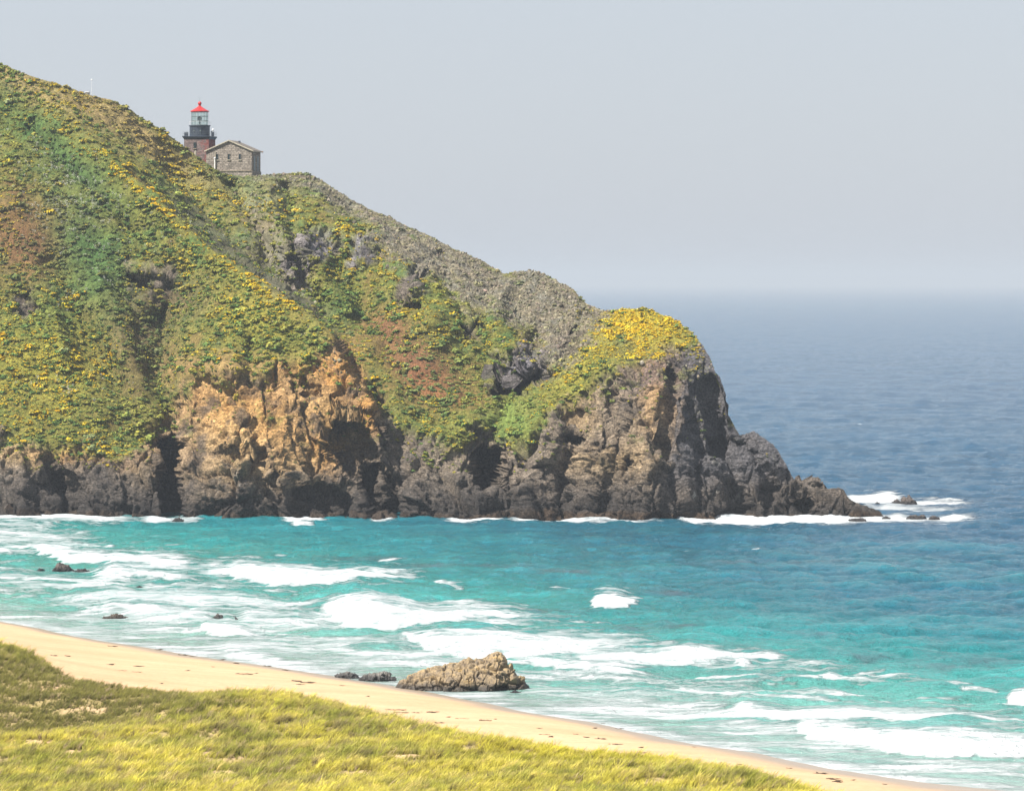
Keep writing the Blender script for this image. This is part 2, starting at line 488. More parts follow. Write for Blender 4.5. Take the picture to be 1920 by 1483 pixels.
B_PTS = [(-420, -30, 985), (-420, 400, 960), (0, 120, 958), (215, 191, 954), (310, 250, 951), (400, 318, 951), (440, 330, 951), (600, 338, 956), (700, 396, 950), (800, 441, 942), (900, 487, 935), (950, 512, 931),
         (1010, 511, 925), (1090, 562, 913), (1140, 585, 905), (1212, 579, 888), (1300, 626, 872), (1341, 695, 862), (1386, 815, 857), (1450, 833, 853), (1490, 900, 850),
         (1560, 917, 848), (1655, 968, 846), (420, 400, 935), (520, 450, 922), (500, 520, 914), (600, 520, 911), (650, 600, 898), (700, 550, 908), (750, 480, 926), (850, 550, 910),
         (780, 700, 876), (850, 700, 882), (700, 750, 870), (800, 620, 892), (900, 620, 898), (960, 600, 908), (1000, 560, 917), (1050, 620, 902), (850, 800, 858), (780, 800, 860),
         (905, 850, 856), (760, 900, 851), (840, 970, 845), (760, 970, 848), (960, 720, 880), (940, 790, 866), (1040, 700, 880), (990, 800, 856), (1100, 650, 882), (1150, 620, 893),
         (1200, 700, 860), (1200, 800, 851), (1100, 800, 854), (1000, 860, 850), (1100, 975, 844), (1250, 975, 841), (1300, 800, 852), (1280, 700, 862), (1380, 900, 848), (1400, 970, 843),
         (1500, 970, 843), (950, 975, 844), (1050, 900, 848), (1250, 880, 845), (1330, 970, 841), (1655, 990, 844), (0, 500, 930), (200, 500, 928), (300, 800, 880), (-420, 900, 880), (200, 950, 860)]
tA, tB = TPS(A_PTS, 400, 300), TPS(B_PTS, 400, 300)

RECESS = [  # outline, depth (m), edge softness (px): sea caves, clefts and hollows eaten into the cliff
    ([(303, 826), (322, 818), (334, 835), (338, 900), (338, 972), (302, 972), (298, 900)], 17, 6),
    ([(620, 782), (684, 786), (704, 830), (712, 900), (720, 972), (694, 972), (672, 900), (640, 856), (622, 830)], 6, 4),
    ([(690, 880), (716, 872), (742, 890), (748, 972), (692, 972)], 5, 8),
    ([(890, 852), (908, 832), (930, 842), (934, 868), (920, 905), (918, 944), (900, 925), (894, 888)], 17, 6),
    ([(530, 712), (548, 702), (600, 728), (612, 752), (560, 745), (552, 800), (548, 860), (542, 790)], 1.8, 8),
    ([(566, 918), (600, 906), (650, 922), (672, 962), (640, 974), (566, 972)], 4, 10),
    ([(250, 600), (310, 580), (322, 640), (318, 690), (270, 700), (246, 650)], 2.5, 22),
    ([(240, 520), (300, 512), (330, 530), (300, 560), (250, 560)], 1.6, 14),
    ([(985, 700), (1012, 690), (1024, 715), (1000, 735), (975, 745), (955, 748), (958, 730)], 6, 8),
    ([(930, 710), (950, 704), (956, 736), (930, 744)], 4, 7),
    ([(1048, 820), (1072, 812), (1090, 822), (1070, 832), (1050, 832)], 3.5, 6),
    ([(1160, 868), (1180, 856), (1186, 880), (1172, 896), (1158, 890)], 4, 6),
    ([(1256, 690), (1276, 720), (1262, 800), (1250, 860), (1240, 830), (1250, 760)], 2.5, 10),
    ([(410, 846), (440, 836), (462, 852), (440, 866)], 2.0, 7),
    ([(100, 880), (140, 900), (160, 972), (60, 972), (40, 930)], 4, 20),
    ([(1510, 920), (1520, 930), (1500, 962), (1480, 962), (1490, 935)], 3, 6),
    ([(36, 556), (60, 545), (74, 570), (56, 592), (38, 584)], 0.8, 10),
]
BULGE = [  # boulders and buttress noses standing proud
    ([(930, 660), (985, 640), (1030, 668), (1010, 690), (950, 720), (920, 725)], 5, 14),
    ([(330, 850), (420, 800), (520, 800), (545, 880), (540, 960), (350, 960)], 3, 40),
    ([(0, 925), (60, 918), (110, 935), (130, 975), (0, 975)], 3.5, 16),
    ([(745, 920), (775, 910), (800, 940), (795, 975), (750, 975)], 3.5, 14),
    ([(1400, 812), (1440, 830), (1470, 880), (1440, 910), (1400, 870)], 2.5, 20),
    ([(550, 440), (600, 425), (640, 455), (615, 490), (565, 490)], 3, 10),
    ([(660, 450), (700, 445), (700, 500), (660, 505)], 3, 10),
    ([(745, 560), (770, 500), (800, 505), (780, 560), (755, 575)], 4, 9),
    ([(240, 498), (320, 500), (345, 525), (300, 540), (245, 520)], 2.5, 9),
]
uu = np.unique(np.concatenate([np.linspace(-420, -30, 70), np.arange(-30, 1290, 2.0), np.arange(1290, 1510, 1.1), np.linspace(1510, 1666, 90)]))
NR, NB = 430, 34
tt = np.linspace(0, 1, NR)
U = np.repeat(uu[None], NR, 0)
r_top = ip(RIDGE, uu)
r_top = r_top + 2.2 * perlin(np.c_[uu / 11, uu * 0, uu * 0]) + 1.3 * perlin(np.c_[uu / 4.1, uu * 0 + 5, uu * 0])
V = 990 + (r_top[None] - 990) * tt[:, None]
wob = 10 * perlin(np.c_[V[:, 0] / 60, V[:, 0] * 0, V[:, 0] * 0])
dr = U - (ip(CREST, V) + np.interp(V, V[::-1, 0], wob[::-1]))
kk = ip([(100, 0.03), (165, 0.08), (300, 0.35), (385, 0.6), (510, 0.9), (700, 0.9), (990, 0.5)], V)
YA = tA(U, V) + np.where(dr > 0, kk * dr, 0)
YB = tB(U, V)
dAB = (YA - YB) / 5.0
Ys_ = np.where(np.abs(dAB) < 1, np.minimum(YA, YB) - 5.0 * (1 - np.abs(dAB)) ** 2 * 0.25, np.minimum(YA, YB))
x0, _, z0 = place(U, V, Ys_)
P0 = np.stack([x0, Ys_, z0], -1).reshape(-1, 3)
warpu = (U.ravel() + 16 * fbm(P0, 9, 3, seed=1)).reshape(U.shape)
warpv = (V.ravel() + 16 * fbm(P0, 9, 3, seed=2)).reshape(U.shape)
for pg, dep, soft in RECESS:
    Ys_ = Ys_ + 1.5 * dep * sstep(0.8 * soft, -0.8 * soft, poly_sd(pg, lerp(U, warpu, 0.35), lerp(V, warpv, 0.35)))
for pg, dep, soft in BULGE:
    Ys_ = Ys_ - dep * sstep(soft, -soft, poly_sd(pg, lerp(U, warpu, 0.5), lerp(V, warpv, 0.5)))

def line_d(pts, u, v):
    """distance to a polyline"""
    d = np.full(u.shape, 1e9)
    for (a0, b0), (a1, b1) in zip(pts[:-1], pts[1:]):
        ex, ey = a1 - a0, b1 - b0
        t = np.clip(((u - a0) * ex + (v - b0) * ey) / (ex * ex + ey * ey), 0, 1)
        d = np.minimum(d, np.hypot(u - a0 - ex * t, v - b0 - ey * t))
    return d
LINES = [  # gullies (+) and ribs (-): depth in metres, half width in px
    ([(430, 345), (475, 430), (515, 500), (555, 565)], 5, 16), ([(535, 350), (552, 430), (566, 520), (600, 575)], 4.5, 14), ([(335, 520), (318, 600), (300, 700), (320, 830)], 3.5, 26),
    ([(640, 520), (700, 620), (770, 720), (850, 810), (905, 850)], 6, 34), ([(1000, 640), (1012, 700), (965, 760), (920, 830)], 5, 20), ([(90, 500), (150, 620), (230, 740), (285, 850)], 4, 24),
    ([(825, 480), (850, 560), (862, 640)], 3.5, 16), ([(60, 250), (160, 350), (240, 430)], 3, 18), ([(470, 650), (470, 740), (480, 860)], 2.5, 14), ([(700, 740), (735, 850), (742, 960)], 3, 16), ([(1080, 780), (1060, 880), (1050, 970)], 3.5, 16), ([(1150, 720), (1160, 820), (1140, 960)], 3, 14), ([(90, 860), (110, 910), (120, 975)], 3.5, 10), ([(1330, 720), (1350, 820), (1390, 960)], 4, 14), ([(1290, 760), (1310, 860), (1300, 970)], 3, 12), ([(1400, 830), (1440, 900), (1460, 970)], 3, 12),
    ([(500, 345), (530, 440), (545, 520)], -4, 12), ([(560, 420), (605, 520), (650, 570)], -4.5, 16), ([(700, 440), (765, 520), (810, 600)], -4.5, 20), ([(950, 520), (925, 600), (955, 650)], -4, 18), ([(1085, 562), (1062, 620), (1030, 690)], -4, 16),
    ([(190, 520), (225, 640), (265, 790)], -4, 26), ([(385, 640), (352, 740), (340, 870)], -3, 16), ([(20, 400), (80, 520), (120, 660)], -3, 26), ([(560, 690), (545, 780), (552, 900)], -3, 14), ([(980, 850), (990, 960)], -3, 20), ([(1220, 820), (1225, 960)], -2.5, 20),
]
for pts, dep, wd in LINES:
    Ys_ = Ys_ + dep * np.exp(-(line_d(pts, lerp(U, warpu, 0.8), lerp(V, warpv, 0.8)) / wd) ** 2) * sstep(0, 26, V - r_top[None])
# the knob turns away from us along its seaward edge
edge_u = ip([(560, 1350), (640, 1318), (720, 1288), (800, 1264), (900, 1258), (990, 1270)], V)
Ys_ = Ys_ + 0.065 * np.clip(warpu - edge_u, 0, 110) * sstep(620, 680, V)

# where bare rock shows
CLIFF = [(-430, 800), (-100, 812), (0, 822), (60, 838), (110, 850), (160, 838), (200, 862), (260, 850), (300, 812), (318, 760), (345, 735), (400, 705), (470, 712), (525, 690), (560, 700),
         (600, 668), (628, 640), (660, 680), (700, 745), (745, 800), (800, 822), (880, 842), (905, 800), (925, 812), (960, 838), (1000, 822), (1040, 772), (1090, 742),
         (1140, 705), (1200, 688), (1250, 655), (1290, 640), (1320, 640), (1345, 640), (1700, 640), (1700, 1010), (-430, 1010)]
ROCKS = [CLIFF,
         [(550, 440), (600, 425), (640, 455), (615, 490), (565, 490)], [(660, 450), (705, 440), (700, 500), (660, 505)], [(745, 560), (770, 500), (805, 500), (780, 560), (755, 575)],
         [(920, 725), (940, 665), (985, 640), (1030, 668), (1035, 700), (1000, 735), (955, 750), (925, 745)], [(240, 498), (320, 500), (345, 530), (300, 560), (240, 550)],
         [(520, 470), (560, 470), (580, 540), (545, 550)], [(880, 800), (905, 795), (912, 860), (885, 860)], [(30, 550), (70, 540), (75, 590), (40, 595)],
         [(860, 610), (900, 600), (905, 640), (870, 645)], [(1020, 640), (1075, 610), (1090, 640), (1050, 668)]]
SCREE = [(470, 326), (600, 330), (720, 398), (950, 505), (1000, 500), (1090, 555), (1145, 580), (1120, 615), (1070, 690), (1030, 690), (1010, 640), (955, 612), (930, 570), (890, 590),
         (850, 540), (810, 520), (770, 500), (720, 480), (700, 420), (640, 400), (600, 370), (560, 350)]
wu2 = (34 * fbm(P0, 3.2, 3, 0.6, seed=61)).reshape(U.shape); wv2 = (34 * fbm(P0, 3.2, 3, 0.6, seed=62)).reshape(U.shape)
rock = np.zeros(U.shape)
for pg in ROCKS:
    sd_ = poly_sd(pg, warpu + wu2, warpv + wv2)
    if pg is CLIFF: cliff_sd = sd_
    rock = np.maximum(rock, sstep(12, -12, sd_))
scree = sstep(26, -20, poly_sd(SCREE, warpu + 1.3 * wu2, warpv + 1.3 * wv2)) * sstep(0.55, 0.2, fbm(P0.reshape(-1, 3), 9, 3, 0.6, 91).reshape(U.shape))
x0, _, z0 = place(U, V, Ys_)
P0 = np.stack([x0, Ys_, z0], -1)
# rough relief pushed out along the surface normal
def grid_normals(Pm):
    du = np.gradient(Pm, axis=1); dv = np.gradient(Pm, axis=0)
    n = np.cross(du, dv); n /= np.linalg.norm(n, axis=-1, keepdims=True) + 1e-9
    return n
Nn = grid_normals(P0)
if Nn[100, 400, 1] > 0: Nn = -Nn
pf = P0.reshape(-1, 3)
pq = pf * (1, 0.8, 0.62) + 2.5 * np.c_[fbm(pf, 14, 2, seed=5), fbm(pf, 14, 2, seed=6), fbm(pf, 14, 2, seed=7)]
def crag(p, scale, seed):
    """angular blocks: each cell is a face tilted its own way"""
    f1, f2, c1, pl = worley(p, scale, seed)
    return 0.8 * (c1 - 0.5) + 1.15 * pl, f2 - f1, c1
cA, eA, _c = crag(pq, 13.0, 1)
cB, eB, cid2 = crag(pq, 5.0, 2)
cC, eC, cid3 = crag(pf * (1, 1, 0.8), 1.6, 3)
butt = ridged(pf * (1, 0.6, 0.28), 15, 3, 0.5, 3)                     # upright ribs and gullies
dip = pf @ np.array((0.42, 0.25, 0.87)) + 1.6 * fbm(pf, 9, 3, 0.5, 27)             # tilted beds
beds = perlin(np.c_[dip * 0.55, dip * 0, dip * 0]) + 0.6 * perlin(np.c_[dip * 1.5, dip * 0 + 3, dip * 0])
drock = 2.9 * cA + 1.25 * cB + 0.50 * cC - 0.8 * sstep(0.06, 0.0, eA) - 0.4 * sstep(0.06, 0.0, eB) + 0.9 * butt + 0.7 * ridged(pf * (1, 0.7, 0.6), 5.5, 4, 0.6, 29) + 0.55 * beds + 0.6 * fbm(pf, 2.2, 4, 0.6, 19) - 1.6
gul = ridged(pf * (1, 0.55, 0.30) + 3.0 * np.c_[fbm(pf, 18, 2, seed=15), 0 * pf[:, 0], 0 * pf[:, 0]], 21, 3, 0.5, 23)
dveg = 2.0 * (gul - 0.25) + 1.5 * fbm(pf * (1, 1, 0.7), 13, 4, 0.5, 8) + 0.35 * (cid3 - 0.5)
dscr = 1.0 * (gul - 0.25) + 1.0 * fbm(pf, 8, 4, 0.55, 9) + 0.5 * (cid3 - 0.5) + 0.45 * (cid2 - 0.5)
rk = rock.ravel(); sr = scree.ravel()
disp = lerp(lerp(dveg, dscr, sr), drock, rk).reshape(U.shape)
top_fade = sstep(1.0, 0.965, tt)[:, None]                         # crest keeps the traced skyline
low = sstep(60, 0, 990 - r_top)[None]
sea_edge = np.array([q for q in RIDGE if q[0] >= 1212], float)
right_fade = sstep(0, 55, np.interp(V, np.maximum.accumulate(sea_edge[:, 1]), sea_edge[:, 0]) - U)
right_fade = np.where((U > 1200), right_fade, 1.0)
disp = disp * lerp(0.22, 1.0, top_fade) * (1 - 0.8 * low) * lerp(0.25, 1.0, right_fade)
Pw = P0 + Nn * disp[..., None]

# back of the hill
back = []
for k in range(1, NB + 1):
    s = (k / NB) ** 1.6 * 150.0
    plateau = ip([(-420, 0), (395, 0), (410, 34), (590, 40), (620, 6), (1666, 0)], uu)
    slope = ip([(-420, 0.55), (300, 0.50), (400, 0.45), (1100, 0.7), (1300, 1.1), (1666, 1.2)], uu)
    zt = Pw[-1, :, 2]
    z = zt - slope * np.maximum(0, s - plateau) - 0.02 * s
    nz = fbm(np.c_[Pw[-1, :, 0], Pw[-1, :, 1] + s, z], 9, 3, seed=4) * np.minimum(1.5, s * 0.1)
    back.append(np.stack([Pw[-1, :, 0] * (1 + s / 2500.0), Pw[-1, :, 1] + s, np.maximum(z + nz * (plateau < 1), -4.0)], -1))
Pall = np.concatenate([Pw, np.array(back)], 0)

# colours that belong to the ground itself
pu, pv = warpu, warpv
G_OL, G_DK, G_YG, TAN, RBR, SCR, PUR = map(np.array, ((0.140, 0.140, 0.030), (0.055, 0.110, 0.030), (0.24, 0.21, 0.028), (0.25, 0.18, 0.075), (0.155, 0.070, 0.036), (0.172, 0.145, 0.102), (0.150, 0.118, 0.125)))
C = np.ones(U.shape + (3,)) * G_OL
def blob(u0, v0, ru, rv, c, w=1.0, rot=0.0):
    global C
    a, b = cos(radians(rot)), sin(radians(rot))
    du, dv = pu - u0, pv - v0
    m = w * np.exp(-(((du * a + dv * b) / ru) ** 2 + ((-du * b + dv * a) / rv) ** 2))
    C = lerp(C, np.array(c), np.clip(m, 0, 1)[..., None])
mott = fbm(pf, 7, 4, 0.6, 12).reshape(U.shape)
mott2 = fbm(pf, 3.2, 4, 0.6, 13).reshape(U.shape)
C = lerp(C, G_DK, sstep(0.0, 0.35, mott)[..., None] * 0.8)
C = lerp(C, RBR, sstep(0.05, 0.4, -mott)[..., None] * 0.45)
blob(60, 470, 90, 70, RBR, 0.75); blob(20, 420, 90, 90, RBR, 0.6); blob(250, 640, 70, 110, (0.09, 0.055, 0.04), 0.85); blob(330, 560, 80, 40, (0.10, 0.06, 0.05), 0.6)
blob(170, 480, 60, 110, G_DK, 0.95, -20); blob(60, 250, 90, 40, G_DK, 0.8, 40); blob(150, 320, 110, 28, G_DK, 0.9, 40); blob(110, 560, 70, 30, G_DK, 0.8)
blob(80, 690, 120, 90, G_YG, 0.8); blob(60, 600, 60, 25, (0.12, 0.16, 0.035), 0.8); blob(150, 210, 190, 30, TAN, 0.85, 30); blob(260, 250, 130, 26, TAN, 0.85, 38)
blob(30, 150, 60, 26, TAN, 0.7, 30); blob(380, 340, 60, 30, (0.2, 0.17, 0.07), 0.6, 40); blob(500, 600, 90, 60, G_YG, 0.7, 25)
blob(500, 380, 50, 40, (0.20, 0.19, 0.11), 0.6); blob(510, 480, 40, 90, (0.17, 0.15, 0.12), 0.75, -28); blob(560, 520, 16, 60, (0.20, 0.17, 0.15), 0.7, -25)
blob(730, 620, 55, 40, RBR, 0.85, 30); blob(780, 690, 90, 55, RBR, 0.95, 20); blob(830, 740, 80, 30, (0.20, 0.085, 0.035), 0.85, 15); blob(640, 590, 30, 40, G_DK, 0.8); blob(700, 690, 60, 20, G_OL, 0.8, 45)
blob(820, 560, 50, 30, (0.12, 0.14, 0.03), 0.7); blob(960, 790, 45, 35, (0.13, 0.18, 0.04), 0.95); blob(860, 800, 70, 28, (0.15, 0.16, 0.035), 0.8)
blob(1190, 610, 90, 40, (0.33, 0.25, 0.022), 0.95); blob(1080, 700, 60, 28, G_YG, 0.8, -45); blob(1165, 640, 26, 22, (0.11, 0.12, 0.04), 0.9)
blob(420, 690, 120, 28, (0.30, 0.18, 0.08), 0.7); blob(640, 670, 40, 50, (0.28, 0.13, 0.05), 0.8, 20); blob(320, 700, 30, 60, (0.24, 0.15, 0.06), 0.5)
C = lerp(C, lerp(SCR, np.array((0.125, 0.115, 0.098)), sstep(-0.2, 0.3, mott2)[..., None]), (scree * 0.92)[..., None])
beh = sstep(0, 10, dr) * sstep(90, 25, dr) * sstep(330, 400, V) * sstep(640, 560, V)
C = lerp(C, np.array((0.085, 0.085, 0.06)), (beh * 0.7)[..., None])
Cveg = C
# rock: dark basalt, tan weathered faces, orange lichen, guano, wet weed-dark foot
C = np.ones(U.shape + (3,)) * np.array((0.150, 0.120, 0.092))
TANR, ORG, DKR = np.array((0.37, 0.255, 0.125)), np.array((0.48, 0.245, 0.065)), np.array((0.060, 0.052, 0.047))
for u0, v0, ru, rv, c, w in ((440, 800, 135, 115, TANR, 1.0), (300, 860, 120, 30, (0.22, 0.15, 0.09), 0.7), (860, 860, 140, 40, (0.20, 0.15, 0.10), 0.6), (1180, 770, 110, 100, (0.21, 0.155, 0.105), 0.55), (600, 790, 60, 90, TANR, 0.95), (30, 850, 90, 26, TANR, 0.9), (130, 850, 60, 14, ORG, 0.6), (430, 750, 120, 60, ORG, 0.62), (520, 800, 70, 60, ORG, 0.42), (610, 830, 40, 60, ORG, 0.6),
                             (640, 700, 45, 45, ORG, 0.95), (690, 770, 25, 45, ORG, 0.85), (570, 690, 60, 24, ORG, 0.8), (275, 880, 30, 40, TANR, 0.5), (1230, 740, 34, 60, ORG, 0.5), (1200, 700, 60, 30, PUR, 0.8),
                             (1220, 800, 46, 80, TANR, 0.38), (1130, 780, 80, 60, (0.20, 0.16, 0.12), 0.8), (1140, 870, 90, 36, TANR, 0.6), (1090, 760, 40, 40, TANR, 0.7), (1290, 670, 40, 30, PUR, 0.6),
                             (840, 880, 60, 50, (0.20, 0.165, 0.125), 0.7), (1000, 870, 60, 36, (0.21, 0.17, 0.13), 0.7), (240, 830, 60, 26, (0.30, 0.17, 0.10), 0.7), (1560, 945, 60, 16, (0.19, 0.155, 0.125), 0.8), (980, 690, 60, 50, (0.15, 0.14, 0.155), 0.9),
                             (660, 470, 140, 60, (0.19, 0.18, 0.195), 0.9), (1190, 670, 60, 30, (0.22, 0.13, 0.07), 0.5)):
    blob(u0, v0, ru, rv, c, w)
C = lerp(C, DKR, (sstep(-0.05, 0.35, fbm(pf, 4.5, 5, 0.6, 21)) * 0.75).reshape(U.shape)[..., None])
C = lerp(C, C * 1.5 + 0.015, (sstep(0.05, 0.4, fbm(pf, 2.2, 4, 0.6, 22)) * 0.7).reshape(U.shape)[..., None])
C = C * (1 + 0.28 * np.clip(beds.reshape(U.shape), -1, 1))[..., None]
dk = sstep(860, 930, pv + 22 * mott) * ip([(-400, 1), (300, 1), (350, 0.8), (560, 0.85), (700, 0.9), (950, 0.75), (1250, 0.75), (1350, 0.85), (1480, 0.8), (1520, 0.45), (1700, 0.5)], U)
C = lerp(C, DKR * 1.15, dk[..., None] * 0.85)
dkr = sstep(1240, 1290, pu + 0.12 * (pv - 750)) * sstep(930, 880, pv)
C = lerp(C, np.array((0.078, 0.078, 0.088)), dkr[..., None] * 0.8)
streak = sstep(0.25, 0.5, fbm(pf * (1, 0.3, 0.16), 1.1, 3, 0.6, 31).reshape(U.shape))
for u0, v0, ru, rv in ((520, 895, 60, 14), (470, 905, 30, 14), (665, 880, 22, 20), (555, 880, 14, 30), (390, 890, 12, 18), (1330, 930, 60, 12), (690, 900, 16, 20)):
    C = lerp(C, np.array((0.5, 0.49, 0.45)), (streak * np.exp(-((U - u0) / ru) ** 2 - ((V - v0) / rv) ** 2) * 0.8)[..., None])
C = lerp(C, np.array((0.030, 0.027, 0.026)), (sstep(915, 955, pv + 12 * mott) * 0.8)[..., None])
weed = sstep(956, 966, V + 3 * mott) * ip([(-400, 0.7), (800, 0.7), (940, 1), (1680, 1)], U)
C = lerp(C, np.array((0.060, 0.040, 0.026)), weed[..., None] * 0.85)
Cr = C
moss = sstep(0.2, 0.45, fbm(pf, 5, 4, 0.6, 41).reshape(U.shape)) * sstep(910, 780, V)
Cr = lerp(Cr, np.array((0.13, 0.14, 0.035)), moss[..., None] * 0.55)
Cc = lerp(Cveg, Cr, rock[..., None])
Call = np.concatenate([Cc, np.repeat(Cveg[-1:], NB, 0)], 0)
Rall = np.concatenate([rock, np.repeat(rock[-1:], NB, 0)], 0)
nr_all, nc_all = Pall.shape[:2]
headland = mesh_np('headland', Pall.reshape(-1, 3), grid_faces(nr_all, nc_all), mat_headland(), True,
                   {'Col': Call.reshape(-1, 3), 'rock': Rall.ravel(), 'scree': np.concatenate([scree, np.repeat(scree[-1:], NB, 0)], 0).ravel()})
tag(headland, 'steep rocky headland covered with green and yellow scrub above dark cliffs', kind='structure')

# ------------------------------------------------------------------ beach and dunes: one sheet from under the camera to below the waterline
SHORE = [(-500, 1085), (-200, 1130), (0, 1165), (100, 1184), (200, 1203), (320, 1221), (450, 1241), (560, 1256), (640, 1266), (700, 1279), (760, 1291), (860, 1306), (900, 1312), (960, 1329), (1060, 1351), (1150, 1365),
         (1250, 1385), (1350, 1405), (1450, 1424), (1550, 1440), (1700, 1461), (1850, 1479), (1950, 1492), (2200, 1522), (2600, 1560)]
DUNE = [(-500, 1110, 520), (-200, 1155, 500), (0, 1203, 480), (40, 1212, 477), (80, 1230, 472), (110, 1250, 466), (140, 1264, 462), (200, 1274, 460), (300, 1291, 456), (330, 1298, 452), (400, 1296, 444), (470, 1297, 440),
        (560, 1306, 436), (640, 1321, 431), (750, 1346, 421), (850, 1371, 411), (930, 1386, 404), (1000, 1393, 399), (1060, 1406, 393), (1150, 1416, 387), (1250, 1421, 383), (1330, 1433, 377),
        (1420, 1451, 370), (1500, 1471, 362), (1540, 1484, 357), (1650, 1512, 348), (1800, 1545, 338), (2200, 1600, 320)]
def shore_Y(u):
    return F * CAM_H / (ip(SHORE, u) - HY)
tp = []
for u in (-500, -200, 0, 200, 450, 700, 960, 1250, 1550, 1850, 2200, 2600):
    ys = float(shore_Y(u)); xu = (u - CX) / F
    tp += [(xu * ys, ys, 0.0), (xu * (ys + 18), ys + 18, -0.9), (xu * (ys + 60), ys + 60, -2.6), (xu * (ys - 14), ys - 14, 0.75), (xu * (ys - 32), ys - 32, 1.55)]
for u, v, Y in DUNE:
    x, y, z = place(u, v + 9, Y); tp.append((x, y, z))
    if u < 60 or u > 360:
        tp.append((x * (1 + 9 / Y), y + 9, z - 1.3))
for u, v, Y in ((0, 1300, 447), (0, 1392, 424), (150, 1340, 436), (150, 1385, 424), (250, 1320, 441), (320, 1330, 436), (0, 1394, 404), (200, 1387, 405), (300, 1366, 411), (350, 1336, 422), (400, 1311, 434),
                (100, 1483, 350), (500, 1440, 375), (500, 1380, 405), (900, 1450, 370), (900, 1483, 350), (1300, 1483, 350), (500, 1483, 350), (700, 1400, 396), (1200, 1450, 368), (-400, 1300, 440), (-400, 1450, 365)):
    x, y, z = place(u, v, Y); tp.append((x, y, z))
for Y, z in ((300, 7.6), (210, 17), (110, 31), (0, 45.2), (-120, 52)):
    for u in (-3000, 960, 5000):
        tp.append(((u - CX) / F * max(Y, 60), Y, z))
tG = TPS(tp, 60, 60)
def ground_z(x, y, rough=True):
    z = tG(x, y)
    if rough:
        x = np.asarray(x, float); y = np.asarray(y, float)
        u = CX + F * x / np.maximum(y, 30)
        p = np.c_[x.ravel(), y.ravel() * 1.0, x.ravel() * 0]
        crest = np.interp(u, [d[0] for d in DUNE], [d[2] for d in DUNE])
        inl = sstep(2, 22, crest - y)
        n = 1.3 * ridged(p * (0.6, 1, 1), 19, 3, 0.5, 2).reshape(x.shape) * inl + 0.38 * fbm(p * (0.8, 1, 1), 6, 3, seed=3).reshape(x.shape) * inl
        n2 = 0.10 * fbm(p, 11, 3, seed=6).reshape(x.shape) * (1 - inl)
        z = z + (n - 0.25 * inl) * sstep(318, 356, y) + n2
    return z
gu = np.unique(np.concatenate([np.linspace(-500, -60, 40), np.arange(-60, 1990, 6.0), np.linspace(1990, 2600, 50)]))
gy = np.unique(np.concatenate([np.linspace(-120, 320, 30), np.arange(320, 520, 0.7), np.linspace(520, 720, 90)]))
GU, GY = np.meshgrid(gu, gy)
GX = (GU - CX) / F * np.maximum(GY, 60)
GZ = ground_z(GX, GY)
crestY = np.interp(GU, [d[0] for d in DUNE], [d[2] for d in DUNE])
gp = np.c_[GX.ravel(), GY.ravel(), GX.ravel() * 0]
edge = (2.5 * fbm(gp, 6, 3, seed=8)).reshape(GU.shape)
grass_m = sstep(-1.5, 3.0, crestY - GY + edge)
# blowouts: bare sand between the tussocks on the near dune, slip face at the left
bare = sstep(0.10, 0.32, fbm(gp * (0.8, 1, 1), 5.5, 3, 0.6, 14).reshape(GU.shape))
nearz = np.exp(-((GU - 250) / 420) ** 2 - ((GY - 368) / 26) ** 2) + 0.7 * np.exp(-((GU - 700) / 220) ** 2 - ((GY - 380) / 14) ** 2) + 0.8 * np.exp(-((GU - 190) / 110) ** 2 - ((GY - 443) / 9) ** 2) + 0.9 * np.exp(-((GU - 330) / 60) ** 2 - ((GY - 447) / 5) ** 2)
bare = np.clip(bare * (nearz * 1.6 + 0.25), 0, 1)
slip = np.exp(-((GU - 130) / 26) ** 2 - ((GY - 463) / 4) ** 2)
bare = np.clip(bare + slip, 0, 1)
wet = sstep(0.80, 0.15, GZ + 0.12 * fbm(gp, 9, 2, seed=16).reshape(GU.shape))
ground = mesh_np('beach', np.stack([GX, GY, GZ], -1).reshape(-1, 3), grid_faces(*GU.shape), mat_sand(), True,
                 {'wet': wet.ravel(), 'grass': (grass_m * (1 - bare) * 0.9).ravel()})
tag(ground, 'golden sand beach running up into grassy dunes', kind='structure')

